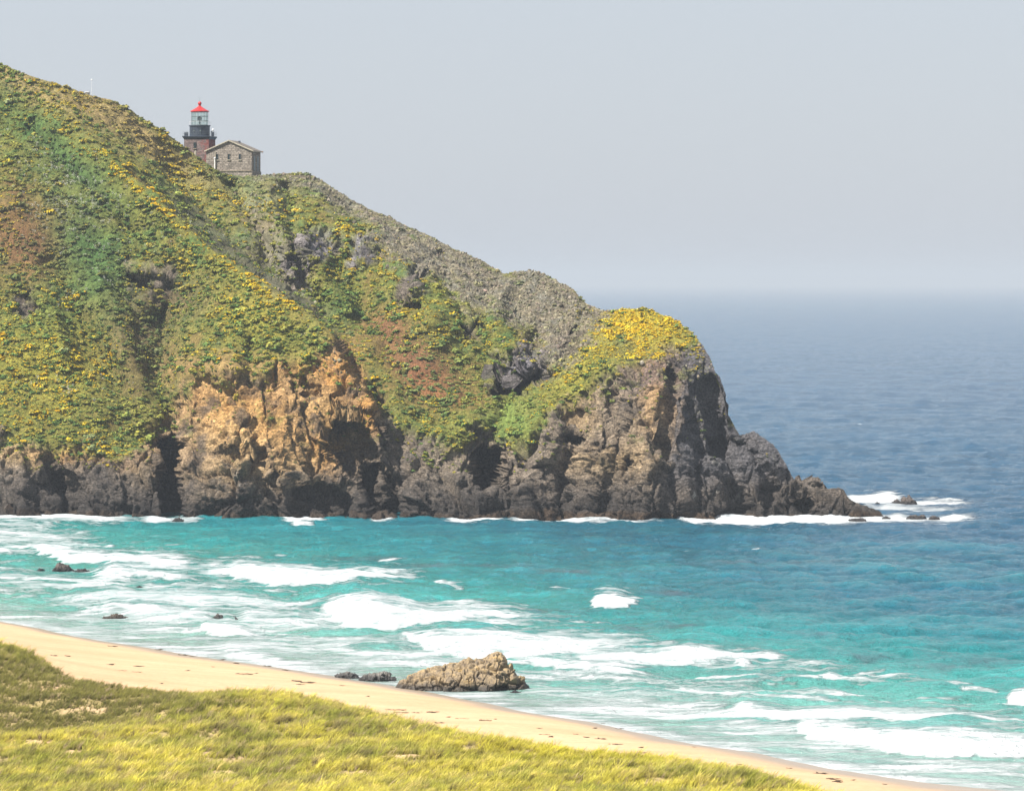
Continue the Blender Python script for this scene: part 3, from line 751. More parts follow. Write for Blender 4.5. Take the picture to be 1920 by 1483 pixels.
# ------------------------------------------------------------------ sea
BREAK = [  # crest rows (u, v of the top edge, v of the foot), foam on the face, lace trailing behind (px), white 0..1
    ([(40, 1026, 1030), (80, 1027, 1045), (130, 1038, 1058), (200, 1045, 1066), (300, 1048, 1070), (360, 1050, 1066), (395, 1058, 1064)], 14, 1.0),
    ([(-60, 976, 990), (0, 978, 1000), (60, 974, 998), (120, 972, 986), (200, 970, 981), (265, 975, 980)], 14, 0.62),
    ([(-60, 1012, 1026), (0, 1012, 1026), (30, 1016, 1024)], 8, 0.6),
    ([(410, 1066, 1072), (425, 1062, 1084), (450, 1058, 1091), (500, 1068, 1099), (560, 1074, 1104), (620, 1077, 1101), (700, 1077, 1096), (760, 1079, 1091), (830, 1088, 1091)], 10, 1.0),
    ([(150, 1084, 1090), (180, 1074, 1094), (215, 1064, 1093), (250, 1070, 1090), (330, 1077, 1091), (410, 1080, 1088)], 4, 0.85),
    ([(-60, 1096, 1112), (0, 1096, 1112), (100, 1094, 1108), (170, 1088, 1098)], 10, 0.62),
    ([(125, 1118, 1126), (140, 1113, 1136), (170, 1118, 1136), (220, 1126, 1140), (300, 1123, 1143), (400, 1126, 1146), (500, 1130, 1146), (560, 1140, 1146)], 4, 0.75),
    ([(120, 1142, 1148), (190, 1138, 1154), (212, 1131, 1160), (260, 1136, 1162), (330, 1146, 1166), (400, 1150, 1170), (480, 1154, 1172), (570, 1156, 1172)], 6, 0.85),
    ([(372, 1172, 1176), (385, 1168, 1188), (410, 1168, 1194), (440, 1174, 1200), (465, 1182, 1199), (480, 1188, 1194)], 6, 1.0),
    ([(585, 1140, 1150), (610, 1128, 1160), (650, 1120, 1174), (690, 1118, 1180), (740, 1134, 1184), (800, 1148, 1180), (850, 1150, 1172), (950, 1150, 1164), (1030, 1154, 1160)], 8, 0.95),
    ([(730, 1186, 1192), (760, 1185, 1202), (800, 1190, 1222), (840, 1194, 1232), (900, 1194, 1238), (1000, 1198, 1236), (1100, 1204, 1226), (1200, 1208, 1220)], 12, 0.9),
    ([(610, 1203, 1208), (680, 1204, 1214), (740, 1208, 1216)], 4, 0.7),
    ([(940, 1236, 1244), (1000, 1236, 1252), (1060, 1240, 1258), (1110, 1244, 1267), (1160, 1248, 1272), (1200, 1256, 1272), (1250, 1264, 1270)], 10, 0.9),
    ([(1060, 1228, 1240), (1120, 1228, 1250), (1200, 1228, 1252), (1255, 1222, 1252), (1290, 1212, 1253), (1340, 1220, 1249), (1390, 1228, 1242), (1460, 1234, 1241), (1530, 1237, 1240)], 6, 0.95),
    ([(1106, 1128, 1138), (1116, 1118, 1144), (1135, 1113, 1147), (1160, 1117, 1145), (1180, 1123, 1138), (1200, 1128, 1132)], 4, 1.15),
    ([(1376, 1246, 1250), (1392, 1237, 1252), (1408, 1244, 1250)], 2, 1.0),
    ([(1538, 1268, 1272), (1554, 1261, 1275), (1574, 1267, 1272)], 2, 1.1),
    ([(1884, 1312, 1320), (1900, 1302, 1328), (1930, 1300, 1330), (2000, 1308, 1330)], 3, 1.2),
    ([(1350, 1336, 1344), (1370, 1326, 1350), (1392, 1314, 1354), (1430, 1322, 1354), (1480, 1334, 1356), (1560, 1340, 1359), (1680, 1344, 1360), (1800, 1349, 1360), (1860, 1354, 1358)], 6, 0.95),
    ([(1470, 1358, 1366), (1500, 1354, 1378), (1560, 1357, 1390), (1620, 1361, 1398), (1665, 1368, 1414), (1750, 1377, 1424), (1850, 1382, 1424), (1990, 1385, 1418)], 8, 1.05),
    ([(1756, 1277, 1282), (1790, 1284, 1289), (1830, 1290, 1295), (1884, 1297, 1303)], 1, 0.8),
    ([(815, 1095, 1098), (828, 1092, 1101), (850, 1098, 1104), (868, 1102, 1105)], 2, 0.9),
    ([(680, 1112, 1115), (692, 1104, 1116), (708, 1111, 1115)], 2, 1.0),
    ([(410, 1220, 1228), (430, 1217, 1234), (470, 1224, 1240), (540, 1236, 1248)], 6, 0.85),
    ([(1030, 1105, 1110), (1060, 1104, 1109), (1085, 1108, 1112)], 1, 0.6),
]
LACE = [  # flat drifting foam: u, v, ru, rv, amount
    (60, 1010, 120, 20, 0.61), (60, 1085, 120, 14, 0.54), (300, 1070, 140, 8, 0.64), (600, 1090, 160, 8, 0.59), (300, 1128, 240, 14, 0.67), (500, 1135, 120, 14, 0.64), (350, 1158, 260, 14, 0.69),
    (800, 1150, 180, 20, 0.64), (560, 1170, 160, 14, 0.64), (500, 1215, 220, 14, 0.61), (800, 1230, 220, 18, 0.61), (1000, 1215, 240, 24, 0.72), (1000, 1270, 200, 14, 0.59), (1250, 1240, 200, 14, 0.69),
    (1150, 1330, 200, 16, 0.69), (1320, 1340, 160, 14, 0.69), (1450, 1370, 200, 14, 0.61), (1650, 1345, 260, 14, 0.61), (1700, 1395, 260, 20, 0.72), (1320, 1290, 120, 14, 0.55), (1500, 1250, 140, 8, 0.49), (1150, 1300, 160, 16, 0.55), (1780, 1440, 200, 18, 0.64),
    (650, 1205, 340, 10, 0.54), (900, 1170, 260, 8, 0.55), (1180, 1275, 240, 10, 0.51), (420, 1100, 300, 8, 0.51), (250, 1180, 200, 9, 0.54), (700, 1245, 260, 10, 0.54), (1500, 1395, 220, 8, 0.59), (1000, 1300, 160, 12, 0.59), (180, 1040, 200, 5, 0.49), (1250, 1315, 220, 8, 0.51),
    # surf round the foot of the headland and the outer rocks
    (100, 975, 160, 6, 0.90), (320, 975, 60, 5, 0.85), (570, 974, 40, 5, 1.00), (570, 986, 22, 4, 0.80), (720, 970, 26, 5, 0.90), (890, 972, 50, 7, 1.10), (1040, 972, 80, 7, 1.10), (1160, 976, 90, 5, 0.70), (1430, 974, 70, 7, 1.30), (1340, 976, 70, 6, 1.00), (1560, 975, 90, 8, 1.30), (1660, 973, 60, 7, 1.20),
    (1640, 936, 50, 10, 1.30), (1700, 943, 70, 7, 0.95), (1760, 944, 60, 5, 0.80), (1680, 953, 60, 5, 0.95), (1760, 957, 70, 4, 0.60), (1740, 974, 90, 6, 1.10), (120, 1069, 70, 4, 0.60), (215, 1158, 40, 5, 0.70), (870, 1302, 130, 8, 0.80),
]
KELP = [(700, 1050, 90, 4), (860, 1062, 160, 5), (990, 1146, 100, 4), (1290, 1178, 80, 5), (1180, 1185, 60, 4), (1480, 1196, 110, 4), (1600, 1240, 120, 5), (1850, 1250, 120, 8), (1240, 1112, 60, 3), (1400, 1060, 160, 6), (1680, 1170, 160, 5), (20, 1062, 40, 3), (1060, 1075, 160, 4)]
su = np.unique(np.concatenate([np.linspace(-520, -40, 60), np.arange(-40, 1964, 2.7), np.linspace(1964, 2600, 70)]))
sv = np.concatenate([np.geomspace(1.2, 40, 46) + HY + 8, np.arange(HY + 49, 700, 1.15), np.arange(700, 960, 1.2), np.arange(960, 1500, 1.0), np.linspace(1500, 1560, 20)])
SU, SV = np.meshgrid(su, sv)
SY = F * CAM_H / (SV - HY)
SX = (SU - CX) / F * SY
dshore = SY - shore_Y(SU)
dY = np.gradient(SY, axis=0) * -1
dY = np.abs(dY)
z = np.zeros(SU.shape)
wr = np.random.default_rng(3)
damp = sstep(0, 60, dshore) * 0.85 + 0.15
for k in range(46):
    lam = 4.5 * (1.105 ** k) if k < 34 else wr.uniform(5, 22)
    th = radians(-100 + wr.normal() * 38)                       # waves run in towards the beach
    kx, ky = 2 * pi / lam * cos(th), 2 * pi / lam * sin(th)
    amp = 0.024 * lam ** 0.55 * (0.7 + 0.6 * wr.random()) * (0.22 if lam > 45 else (0.38 if lam > 20 else 0.75))
    fade = sstep(0.5, 1.6, lam / dY)
    ph = kx * SX + ky * SY + wr.uniform(0, 6.28)
    z += amp * fade * (np.sin(ph) + 0.25 * np.cos(2 * ph)) * damp
sp = np.c_[SX.ravel(), SY.ravel(), SX.ravel() * 0]
near_m = (SV > 700).ravel()
gust = np.ones(SU.size); gust[:] = 1 + 0.5 * fbm(sp * (0.5, 1, 1), 160, 3, seed=51)
z *= gust.reshape(SU.shape)
chop = np.zeros(SU.size)
chop[near_m] = 0.42 * (ridged(sp[near_m] * (1.25, 1, 1), 6.5, 3, 0.65, 57) - 0.3) + 0.25 * (ridged(sp[near_m] * (0.95, 1, 1), 15, 2, 0.5, 58) - 0.3)
farm = ~near_m & (SY.ravel() < 9000)
chop[farm] = 1.15 * (ridged(sp[farm] * (1.5, 1, 1), 18, 3, 0.7, 59) - 0.3)
z += chop.reshape(SU.shape) * damp
foam = np.zeros(SU.shape)
jit = np.zeros(SU.size); jit2 = np.zeros(SU.size)
jit[near_m] = fbm(sp[near_m], 9, 4, 0.6, 53); jit2[near_m] = fbm(sp[near_m] * (0.6, 1, 1), 22, 3, 0.5, 54)
jit3 = np.zeros(SU.size); jit3[near_m] = fbm(sp[near_m], 2.8, 3, 0.6, 55); jit3 = jit3.reshape(SU.shape)
jit = jit.reshape(SU.shape); jit2 = jit2.reshape(SU.shape)
for pts, trail, white in BREAK:
    a = np.array(pts, float)
    sel = (su > a[0, 0] - 2) & (su < a[-1, 0] + 2)
    if not sel.any(): continue
    us = su[sel]
    wd_ = a[-1, 0] - a[0, 0]
    ex0, ex1 = min(46, 0.5 * wd_), min(80, 0.6 * wd_)
    sel = (su > a[0, 0] - ex0) & (su < a[-1, 0] + ex1)
    us = su[sel]
    k1_, k2_ = (0.3, 0.4) if wd_ > 140 else (0.12, 0.15)
    endf = sstep(a[0, 0] - 6, a[0, 0] + min(40, k1_ * wd_), us) * sstep(a[-1, 0] + 10, a[-1, 0] - min(90, k2_ * wd_), us)
    endh = sstep(a[0, 0] - ex0, a[0, 0] + 0.2 * wd_, us) * sstep(a[-1, 0] + ex1, a[-1, 0] - 0.3 * wd_, us)
    vt = np.interp(us, a[:, 0], a[:, 1]); vb = np.interp(us, a[:, 0], a[:, 2])
    tmx = (a[:, 2] - a[:, 1]).max()
    th_ = np.maximum(vb - vt, 0.45 * tmx)
    vc = vb - 0.42 * th_
    Yc = F * CAM_H / (vc - HY)
    Hh = 0.42 * th_ * Yc / F * endh
    VV = SV[:, sel] + 3.0 * jit[:, sel] + 4.0 * jit2[:, sel]
    VF = VV + 8.0 * jit3[:, sel] + 3.0 * jit[:, sel]
    front = sstep(vb[None] + 2, vc[None], VV)
    backw = np.exp(-((vc[None] - VV) / (9 + 0.9 * th_[None])) ** 2)
    prof = np.where(VV > vc[None], front, backw) * endh[None]
    z[:, sel] = z[:, sel] * (1 - 0.6 * prof) + Hh[None] * np.where(VV > vc[None], front, backw) * (1 + 0.35 * jit[:, sel])
    tr_ = np.maximum(vb - vt, 2.0); vf = vb - 0.42 * tr_
    fm = np.where(VF > vf[None], sstep(vb[None] + 3.0, vb[None] - 4.0, VF), np.exp(-(np.maximum(0, vf[None] - VF) / (1.0 + 0.28 * tr_[None] + 1.1 * trail)) ** 1.3))
    foam[:, sel] = np.maximum(foam[:, sel], fm * (white - 0.10) * (1 + 0.5 * jit3[:, sel]) * endf[None])
for u0, v0, ru, rv, am in LACE:
    m = am * np.exp(-((SU - u0) / ru) ** 4 - (np.abs(SV + min(1, rv / 10) * (3 * jit + 5 * jit2) + 1.5 * jit3 - v0) / (rv + 1.0)) ** 2.5)
    foam = np.maximum(foam, m)
# long thin streaks of spent foam drifting in the surf zone
fr_ = np.random.default_rng(77)
for k in range(110):
    u0 = fr_.uniform(-40, 1960)
    vsh = float(ip(SHORE, u0)); vtop = float(ip([(-60, 1000), (300, 1035), (700, 1080), (1000, 1140), (1200, 1205), (1500, 1250), (1960, 1320)], u0))
    v0 = fr_.uniform(vtop, vsh - 8); ru = fr_.uniform(50, 190); rv = fr_.uniform(1.5, 4.0); sl = fr_.normal(0.02, 0.03)
    c0, c1 = np.searchsorted(su, (u0 - 1.6 * ru, u0 + 1.6 * ru)); r0, r1 = np.searchsorted(sv, (v0 - 30, v0 + 30))
    q_ = (slice(r0, r1), slice(c0, c1))
    m = fr_.uniform(0.5, 0.82) * np.exp(-((SU[q_] - u0) / ru) ** 4 - ((SV[q_] - v0 - sl * (SU[q_] - u0) + 5 * jit2[q_] + 3 * jit[q_] + 2 * jit3[q_]) / rv) ** 2)
    foam[q_] = np.maximum(foam[q_], m)
# swash along the sand
shv = ip(SHORE, SU)
sw = sstep(34, 3, shv - SV + 7 * jit2) * (0.62 + 0.5 * jit2)
foam = np.maximum(foam, sw * 0.92)
foam = np.maximum(foam, sstep(90, 20, shv - SV) * 0.34)
# whitecaps far out
cap = np.zeros(SU.size)
fm_ = ((SV > 560) & (dshore > 150)).ravel()
cp = fbm(sp[fm_] * (0.5, 1, 1), 7, 3, 0.55, 61)
cap[fm_] = sstep(0.50, 0.62, cp + 0.06 * z.ravel()[fm_]) * 0.85 * sstep(3200, 1500, sp[fm_, 1])
foam = np.maximum(foam, cap.reshape(SU.shape))
z *= sstep(-2, 14, dshore)
for u0, v0, ru in ((76, 1071, 22), (116, 1072, 36), (152, 1073, 30), (216, 1160, 40), (408, 1161, 24), (442, 1160, 18), (1700, 946, 40), (1646, 945, 14), (1720, 974, 36), (1752, 975, 24), (1608, 978, 30), (1662, 973, 18), (333, 978, 20), (870, 1296, 150), (965, 1299, 30), (261, 1102, 14)):
    q_ = np.exp(-((SU - u0) / ru) ** 2 - ((SV - v0) / 13) ** 2)
    z *= 1 - 0.92 * q_
    foam = foam * (1 - 0.35 * q_)
z += 0.02
stops = np.array([(-20, 0.33, 0.43, 0.37), (12, 0.30, 0.46, 0.41), (50, 0.155, 0.40, 0.345), (110, 0.056, 0.305, 0.272), (190, 0.022, 0.235, 0.235), (270, 0.012, 0.175, 0.205), (380, 0.009, 0.112, 0.165), (600, 0.009, 0.076, 0.145), (1500, 0.010, 0.068, 0.140), (50000, 0.014, 0.070, 0.135)])
dsh = dshore + 38 * jit2 + (0.16 * (SU - 700)) * sstep(60, 250, dshore)
SC = np.stack([np.interp(dsh, stops[:, 0], stops[:, k]) for k in (1, 2, 3)], -1)
kel = np.zeros(SU.shape)
for u0, v0, ru, rv in KELP:
    kel = np.maximum(kel, np.exp(-((SU - u0) / ru) ** 2 - ((SV + 5 * jit2 - v0) / rv) ** 2))
SC = lerp(SC, np.array((0.085, 0.090, 0.120)), (kel * sstep(-0.25, 0.35, jit) * 0.8)[..., None])
crestm = np.clip(z / 1.6, 0, 1) * sstep(500, 250, dshore)
SC = lerp(SC, np.array((0.05, 0.36, 0.38)), (crestm * 0.45)[..., None])     # thin wave crests let the green through
faces = grid_faces(*SU.shape)
hid = (SV > ip(RIDGE, SU) + 22) & (SY > 900) & (SU < 1500)
core = hid.copy()                                                     # only the inner part of what the hill hides is coarsened
for k in range(5):
    c2 = core.copy(); c2[1:] &= core[:-1]; c2[:-1] &= core[1:]; c2[:, 1:] &= core[:, :-1]; c2[:, :-1] &= core[:, 1:]; core = c2
keep_v = ~(core | (dshore < -40))
kf = keep_v.ravel()[faces].any(1)
idx = np.arange(SU.size).reshape(SU.shape)[::4, ::4]
cf = np.stack([idx[:-1, :-1], idx[:-1, 1:], idx[1:, 1:], idx[1:, :-1]], -1).reshape(-1, 4)
cf = cf[hid.ravel()[cf].all(1)]
faces = np.concatenate([faces[kf], cf])
used = np.unique(faces); remap = np.full(SU.size, -1); remap[used] = np.arange(len(used))
sea = mesh_np('sea', np.stack([SX, SY, z], -1).reshape(-1, 3)[used], remap[faces][:, ::-1], mat_sea(), True,
              {'Col': SC.reshape(-1, 3)[used], 'foam': foam.ravel()[used]})
tag(sea, 'turquoise to blue ocean with white breakers', kind='structure')

# ------------------------------------------------------------------ rocks standing in the surf and on the sand
ROCK_TAN = mat_rock('sea_rock_tan', (0.27, 0.20, 0.115), (0.105, 0.085, 0.065), 0.7)
ROCK_DARK = mat_rock('sea_rock_dark', (0.110, 0.090, 0.078), (0.045, 0.040, 0.040), 0.5, (0.15, 0.115, 0.085))
ROCK_GREY = mat_rock('sea_rock_grey', (0.20, 0.185, 0.165), (0.085, 0.08, 0.075), 0.4, (0.24, 0.20, 0.15))

def facets(p, scale, seed):
    """angular blocks: every cell is a tilted plane of its own"""
    f1, f2, c1, pl = worley(p, scale, seed)
    return 0.8 * (c1 - 0.5) + 1.1 * pl, f2 - f1, c1

def make_rock(outline, v_foot, depth, mat, label, name='rock', group=None, amp=0.8, nx=90, nt=44, seed=1, lean=0.5):
    o_ = np.array(outline, float)
    Y = F * CAM_H / (v_foot - HY)
    us = np.linspace(o_[0, 0], o_[-1, 0], nx)
    X = (us - CX) / F * Y
    top = np.maximum((v_foot - np.interp(us, o_[:, 0], o_[:, 1])) / F * Y, 0.02)
    w = depth * np.sqrt(np.clip(1 - ((us - us.mean()) / (us[-1] - us[0]) * 2) ** 2, 0.03, 1))
    th = np.linspace(-0.12, 1.12, nt) * pi
    ct, st = np.cos(th), np.sin(th)
    yy = -w[None] * (np.sign(ct) * np.abs(ct) ** 0.9)[:, None] * 1.0 + lean * w[None] * np.maximum(st, 0)[:, None] * 0.3
    zz = top[None] * (np.sign(st) * np.abs(st) ** 0.75)[:, None] - 0.25 * (st < 0)[:, None]
    Pm = np.stack([np.repeat(X[None], nt, 0), Y + depth * 0.6 + yy, zz], -1)
    n = grid_normals(Pm)
    if n[nt // 2, nx // 2, 2] < 0: n = -n
    pf_ = Pm.reshape(-1, 3)
    big = max(0.5, (X[-1] - X[0]) / 5.5)
    if X[-1] - X[0] < 10: amp *= 1.7
    d1, e1, _ = facets(pf_ * (1, 1, 1.2) + 0.3 * big * np.c_[fbm(pf_, big, 2), fbm(pf_, big, 2, seed=3), pf_[:, 0] * 0], big, seed)
    d2, e2, _ = facets(pf_, big * 0.42, seed + 1)
    d3, e3, _ = facets(pf_, big * 0.17, seed + 2)
    d = amp * big * (0.26 * d1 + 0.13 * d2 + 0.05 * d3 - 0.16 * sstep(0.14, 0.0, e1) - 0.09 * sstep(0.14, 0.0, e2))
    fade = (0.35 + 0.65 * np.minimum(1, top / (top.max() * 0.35)))[None] * np.ones((nt, 1))
    Pm = Pm + n * (d.reshape(nt, nx) * fade)[..., None]
    c0 = np.array([X.mean(), Y + depth * 0.6, 0.0])
    o = mesh_np(name, Pm.reshape(-1, 3) - c0, grid_faces(nt, nx), mat, True)
    o.location = c0
    if hasattr(o.data, 'set_sharp_from_angle'): o.data.set_sharp_from_angle(angle=radians(38))
    return tag(o, label, 'rock', group)

make_rock([(742, 1291), (752, 1281), (766, 1276), (782, 1268), (800, 1261), (815, 1256), (830, 1252), (850, 1248), (868, 1247), (882, 1242), (893, 1237), (905, 1237), (918, 1234), (932, 1233), (940, 1238), (946, 1244),
           (954, 1252), (962, 1258), (971, 1268), (979, 1272), (984, 1283), (992, 1289), (997, 1293)], 1294, 4.2, ROCK_TAN,
          'large tan and brown boulder lying at the edge of the sand', nx=230, nt=120, seed=4)
make_rock([(627, 1267), (638, 1262), (648, 1260), (660, 1263), (668, 1268), (674, 1272)], 1272, 1.2, ROCK_GREY, 'low dark rock half buried in sand, left of the large boulder', seed=6, nx=60, nt=30)
make_rock([(672, 1274), (684, 1268), (700, 1264), (716, 1261), (730, 1265), (742, 1274)], 1277, 1.6, ROCK_GREY, 'jagged grey rock in foam beside the large tan boulder', seed=7, nx=70, nt=36)
make_rock([(956, 1298), (964, 1295), (972, 1296), (977, 1299)], 1299, 0.5, ROCK_DARK, 'small dark stone awash in front of the large boulder', seed=8, nx=30, nt=18)
make_rock([(66, 1071), (73, 1066), (80, 1067), (86, 1071)], 1071, 1.0, ROCK_DARK, 'smallest dark rock left of the sharp rock near the left edge', seed=9, nx=34, nt=20)
make_rock([(95, 1071), (103, 1063), (110, 1055), (116, 1058), (126, 1062), (133, 1069), (138, 1072)], 1072, 2.2, ROCK_DARK, 'sharp pointed dark rock in the surf near the left edge', seed=10, nx=70, nt=36)
make_rock([(136, 1072), (146, 1068), (156, 1067), (164, 1070), (169, 1073)], 1073, 1.4, ROCK_DARK, 'low dark rock just right of the sharp pointed rock', seed=11, nx=44, nt=24)
make_rock([(190, 1158), (204, 1154), (218, 1152), (228, 1154), (236, 1158), (245, 1160)], 1160, 1.0, ROCK_TAN, 'flat tan rock ledge awash in white surf above the beach', seed=12, nx=60, nt=26)
make_rock([(395, 1161), (402, 1155), (409, 1152), (416, 1155), (419, 1161)], 1161, 0.8, ROCK_GREY, 'rounded grey rock alone in white foam', seed=13, nx=40, nt=24)
make_rock([(433, 1158), (438, 1155), (446, 1158)], 1158, 0.4, ROCK_DARK, 'tiny dark stone in foam, farther of two beside the rounded grey rock', seed=14, nx=24, nt=14)
make_rock([(438, 1163), (442, 1160), (447, 1163)], 1163, 0.35, ROCK_DARK, 'tiny dark stone in foam, nearer of two beside the rounded grey rock', seed=15, nx=24, nt=14)
make_rock([(1668, 944), (1676, 941), (1682, 936), (1688, 939), (1690, 945)], 945, 1.6, ROCK_DARK, 'small dark rock touching the double-peaked offshore rock', seed=16, nx=40, nt=24)
make_rock([(1688, 946), (1691, 938), (1697, 931), (1702, 934), (1706, 930), (1712, 936), (1718, 940), (1721, 946)], 946, 2.4, ROCK_DARK, 'double-peaked dark rock farthest out beyond the headland tip', seed=17, nx=60, nt=36)
make_rock([(1640, 945), (1645, 942), (1651, 945)], 945, 0.8, ROCK_DARK, 'tiny dark rock in white surf beyond the headland tip', seed=18, nx=24, nt=14)
make_rock([(1699, 973), (1710, 968), (1718, 966), (1724, 968), (1732, 966), (1738, 971), (1741, 973)], 974, 1.6, ROCK_DARK, 'low twin-humped dark rock in surf off the headland tip', seed=19, nx=56, nt=28)
make_rock([(1741, 975), (1746, 969), (1753, 967), (1760, 970), (1764, 975)], 975, 1.4, ROCK_DARK, 'rounded dark rock at the outer end of the surf', seed=20, nx=44, nt=24)
make_rock([(1588, 977), (1600, 973), (1612, 972), (1622, 974), (1627, 978)], 978, 1.2, ROCK_DARK, 'flat dark rock awash below the headland tip', seed=21, nx=50, nt=24)
make_rock([(1654, 972), (1662, 968), (1670, 972)], 973, 0.9, ROCK_DARK, 'small dark rock at the very tip of the headland', seed=22, nx=30, nt=18)
make_rock([(322, 977), (328, 972), (336, 971), (344, 976)], 978, 1.2, ROCK_DARK, 'small dark rock in foam below the tall sea cave', seed=23, nx=34, nt=20)
make_rock([(254, 1102), (260, 1098), (268, 1101)], 1102, 0.4, ROCK_DARK, 'tiny brown stone in the shallows below the pointed rock', seed=24, nx=24, nt=14)

# ------------------------------------------------------------------ buildings on the ridge
M_STONE = mat_masonry('rubble_stone', (0.25, 0.215, 0.180), (0.10, 0.09, 0.08), 0.42, 0.85)
M_BRICK = mat_masonry('stained_tower_stone', (0.17, 0.125, 0.115), (0.11, 0.09, 0.085), 0.35, 0.7, red=(0.25, 0.065, 0.055))
M_BLACK = plain('dark_blue_iron', (0.030, 0.040, 0.058), 0.45, 0.4, 0.3, 0.8)
M_RED = plain('red_roof_paint', (0.38, 0.020, 0.018), 0.42, 0.4, 0.15, 1.2)
M_WHITE = plain('white_paint', (0.72, 0.72, 0.70), 0.5, 0.3, 0.08, 2.0)
M_IRON = plain('grey_green_iron', (0.12, 0.15, 0.15), 0.5, 0.4, 0.2, 2.0)
M_ROOF = plain('weathered_roof', (0.135, 0.115, 0.095), 0.85, 0.2, 0.3, 1.2)
M_VERGE = plain('cream_verge_board', (0.42, 0.38, 0.29), 0.7, 0.2, 0.2, 1.5)
M_WINDOW = plain('dark_window', (0.020, 0.030, 0.034), 0.2, 0.5, 0.2, 2.0)
M_CONC = plain('weathered_concrete', (0.27, 0.225, 0.165), 0.9, 0.15, 0.3, 1.2, 0.05)
M_RUST = plain('rusty_gutter', (0.26, 0.12, 0.05), 0.8, 0.2, 0.3, 3.0)
M_WOOD = plain('grey_driftwood', (0.23, 0.165, 0.105), 0.9, 0.15, 0.35, 3.0, 0.02)
M_KELP = plain('dried_kelp', (0.060, 0.036, 0.018), 0.7, 0.3, 0.45, 5.0, 0.02)
def mat_glass():
    t = NT('lantern_glass')
    g = t.new('ShaderNodeBsdfGlossy'); g.inputs['Roughness'].default_value = 0.03; g.inputs['Color'].default_value = (0.85, 0.95, 0.93, 1)
    tr = t.new('ShaderNodeBsdfTransparent'); tr.inputs['Color'].default_value = (0.90, 0.97, 0.95, 1)
    mx = t.new('ShaderNodeMixShader'); mx.inputs[0].default_value = 0.10
    t.l.new(tr.outputs[0], mx.inputs[1]); t.l.new(g.outputs[0], mx.inputs[2]); t.l.new(mx.outputs[0], t.out.inputs['Surface'])
    return t.m
M_GLASS = mat_glass()
RZ = radians(-11)

TY = 985.0
tx = (374.5 - CX) / F * TY
def tz(v): return CAM_H + (HY - v) / F * TY
lh = tag(empty('lighthouse', (tx, TY, 66.0), RZ), 'stone lighthouse tower with black watch room and red conical lantern roof', 'lighthouse')
def L(v): return tz(v) - 66.0
MB().frustum(0, 3.15, L(262), 2.92).build('tower', M_BRICK, lh)
MB().frustum(L(262), 2.98, L(259.8), 3.08).frustum(L(259.8) + 0.002, 3.12, L(257.6), 3.28).build('cornice', M_BLACK, lh)
for k, (x, zz) in enumerate(((-0.35, L(270)), )):
    wdw = MB().box((x, -3.0, zz - 0.45), (0.62, 0.14, 1.35)).build('window', M_WINDOW, lh)
    MB().box((x, -3.06, zz - 1.22), (0.85, 0.22, 0.16)).build('sill', M_CONC, wdw)
gal = MB().box((0, 0, L(256.9)), (6.6, 6.6, 0.18)).build('gallery_deck', M_BLACK, lh)
rail = MB()
zg = L(256.9) + 0.09
for s in (-1, 1):
    for q in np.linspace(-3.2, 3.2, 7):
        rail.tube([(q, s * 3.2, zg), (q, s * 3.2, zg + 1.05)], 0.014, 4)
        if abs(q) < 3.1: rail.tube([(s * 3.2, q, zg), (s * 3.2, q, zg + 1.05)], 0.014, 4)
    for h in (0.55, 1.05):
        rail.tube([(-3.2, s * 3.2, zg + h), (3.2, s * 3.2, zg + h)], 0.014, 4)
        rail.tube([(s * 3.2, -3.2, zg + h), (s * 3.2, 3.2, zg + h)], 0.014, 4)
rail.build('gallery_railing', M_IRON, lh)
watch = MB().lathe([(2.42, L(256.9) + 0.09), (2.42, L(255.5)), (2.34, L(255.3)), (2.34, L(237.8)), (2.52, L(237.2)), (2.52, L(235.6)), (1.8, L(235.5))], 28).build('watch_room', M_BLACK, lh, False)
MB().box((-0.75, -2.27, L(246)), (0.22, 0.16, 0.3)).build('port', M_IRON, watch)
MB().box((0.75, -2.27, L(246)), (0.22, 0.16, 0.3)).build('port', M_IRON, watch)
up = MB(); zu = L(235.5)
for k in range(16):
    a = 2 * pi * k / 16
    up.tube([(2.42 * cos(a), 2.42 * sin(a), zu), (2.42 * cos(a), 2.42 * sin(a), zu + 0.85)], 0.016, 4)
up.tube([(2.42 * cos(2 * pi * k / 32), 2.42 * sin(2 * pi * k / 32), zu + 0.85) for k in range(33)], 0.018, 4)
up.build('lantern_railing', M_WHITE, lh)
zl0, zl1 = L(235.5), L(210.0)
glz = MB().lathe([(1.90, zl0), (1.90, zl1)], 16, cap=False).build('lantern_glazing', M_GLASS, lh)
mun = MB()
for k in range(16):
    a = 2 * pi * k / 16
    mun.tube([(1.92 * cos(a), 1.92 * sin(a), zl0), (1.92 * cos(a), 1.92 * sin(a), zl1)], 0.035, 5)
for fz in (0.02, 0.33, 0.66, 0.98):
    zq = zl0 + (zl1 - zl0) * fz
    mun.tube([(1.92 * cos(2 * pi * k / 32), 1.92 * sin(2 * pi * k / 32), zq) for k in range(33)], 0.045, 5)
mun.build('glazing_bar', M_IRON, glz)
roof = MB().lathe([(2.05, L(210.6)), (2.20, L(210.0)), (2.20, L(208.8)), (1.45, L(205.6)), (0.75, L(202.2)), (0.42, L(200.2)), (0.30, L(199.2)), (0.30, L(197.6))], 16).build('lantern_roof', M_RED, lh, False)
MB().lathe([(0.02, L(197.8))] + [(0.42 * sin(pi * k / 10) + 0.02, L(194.4) - 0.42 * cos(pi * k / 10)) for k in range(1, 10)] + [(0.05, L(190.6))], 16).build('ball_finial', M_RED, roof, True)
MB().tube([(0, 0, L(191)), (0, 0, L(180.5))], [0.035, 0.012], 5).build('lightning_rod', M_IRON, roof)
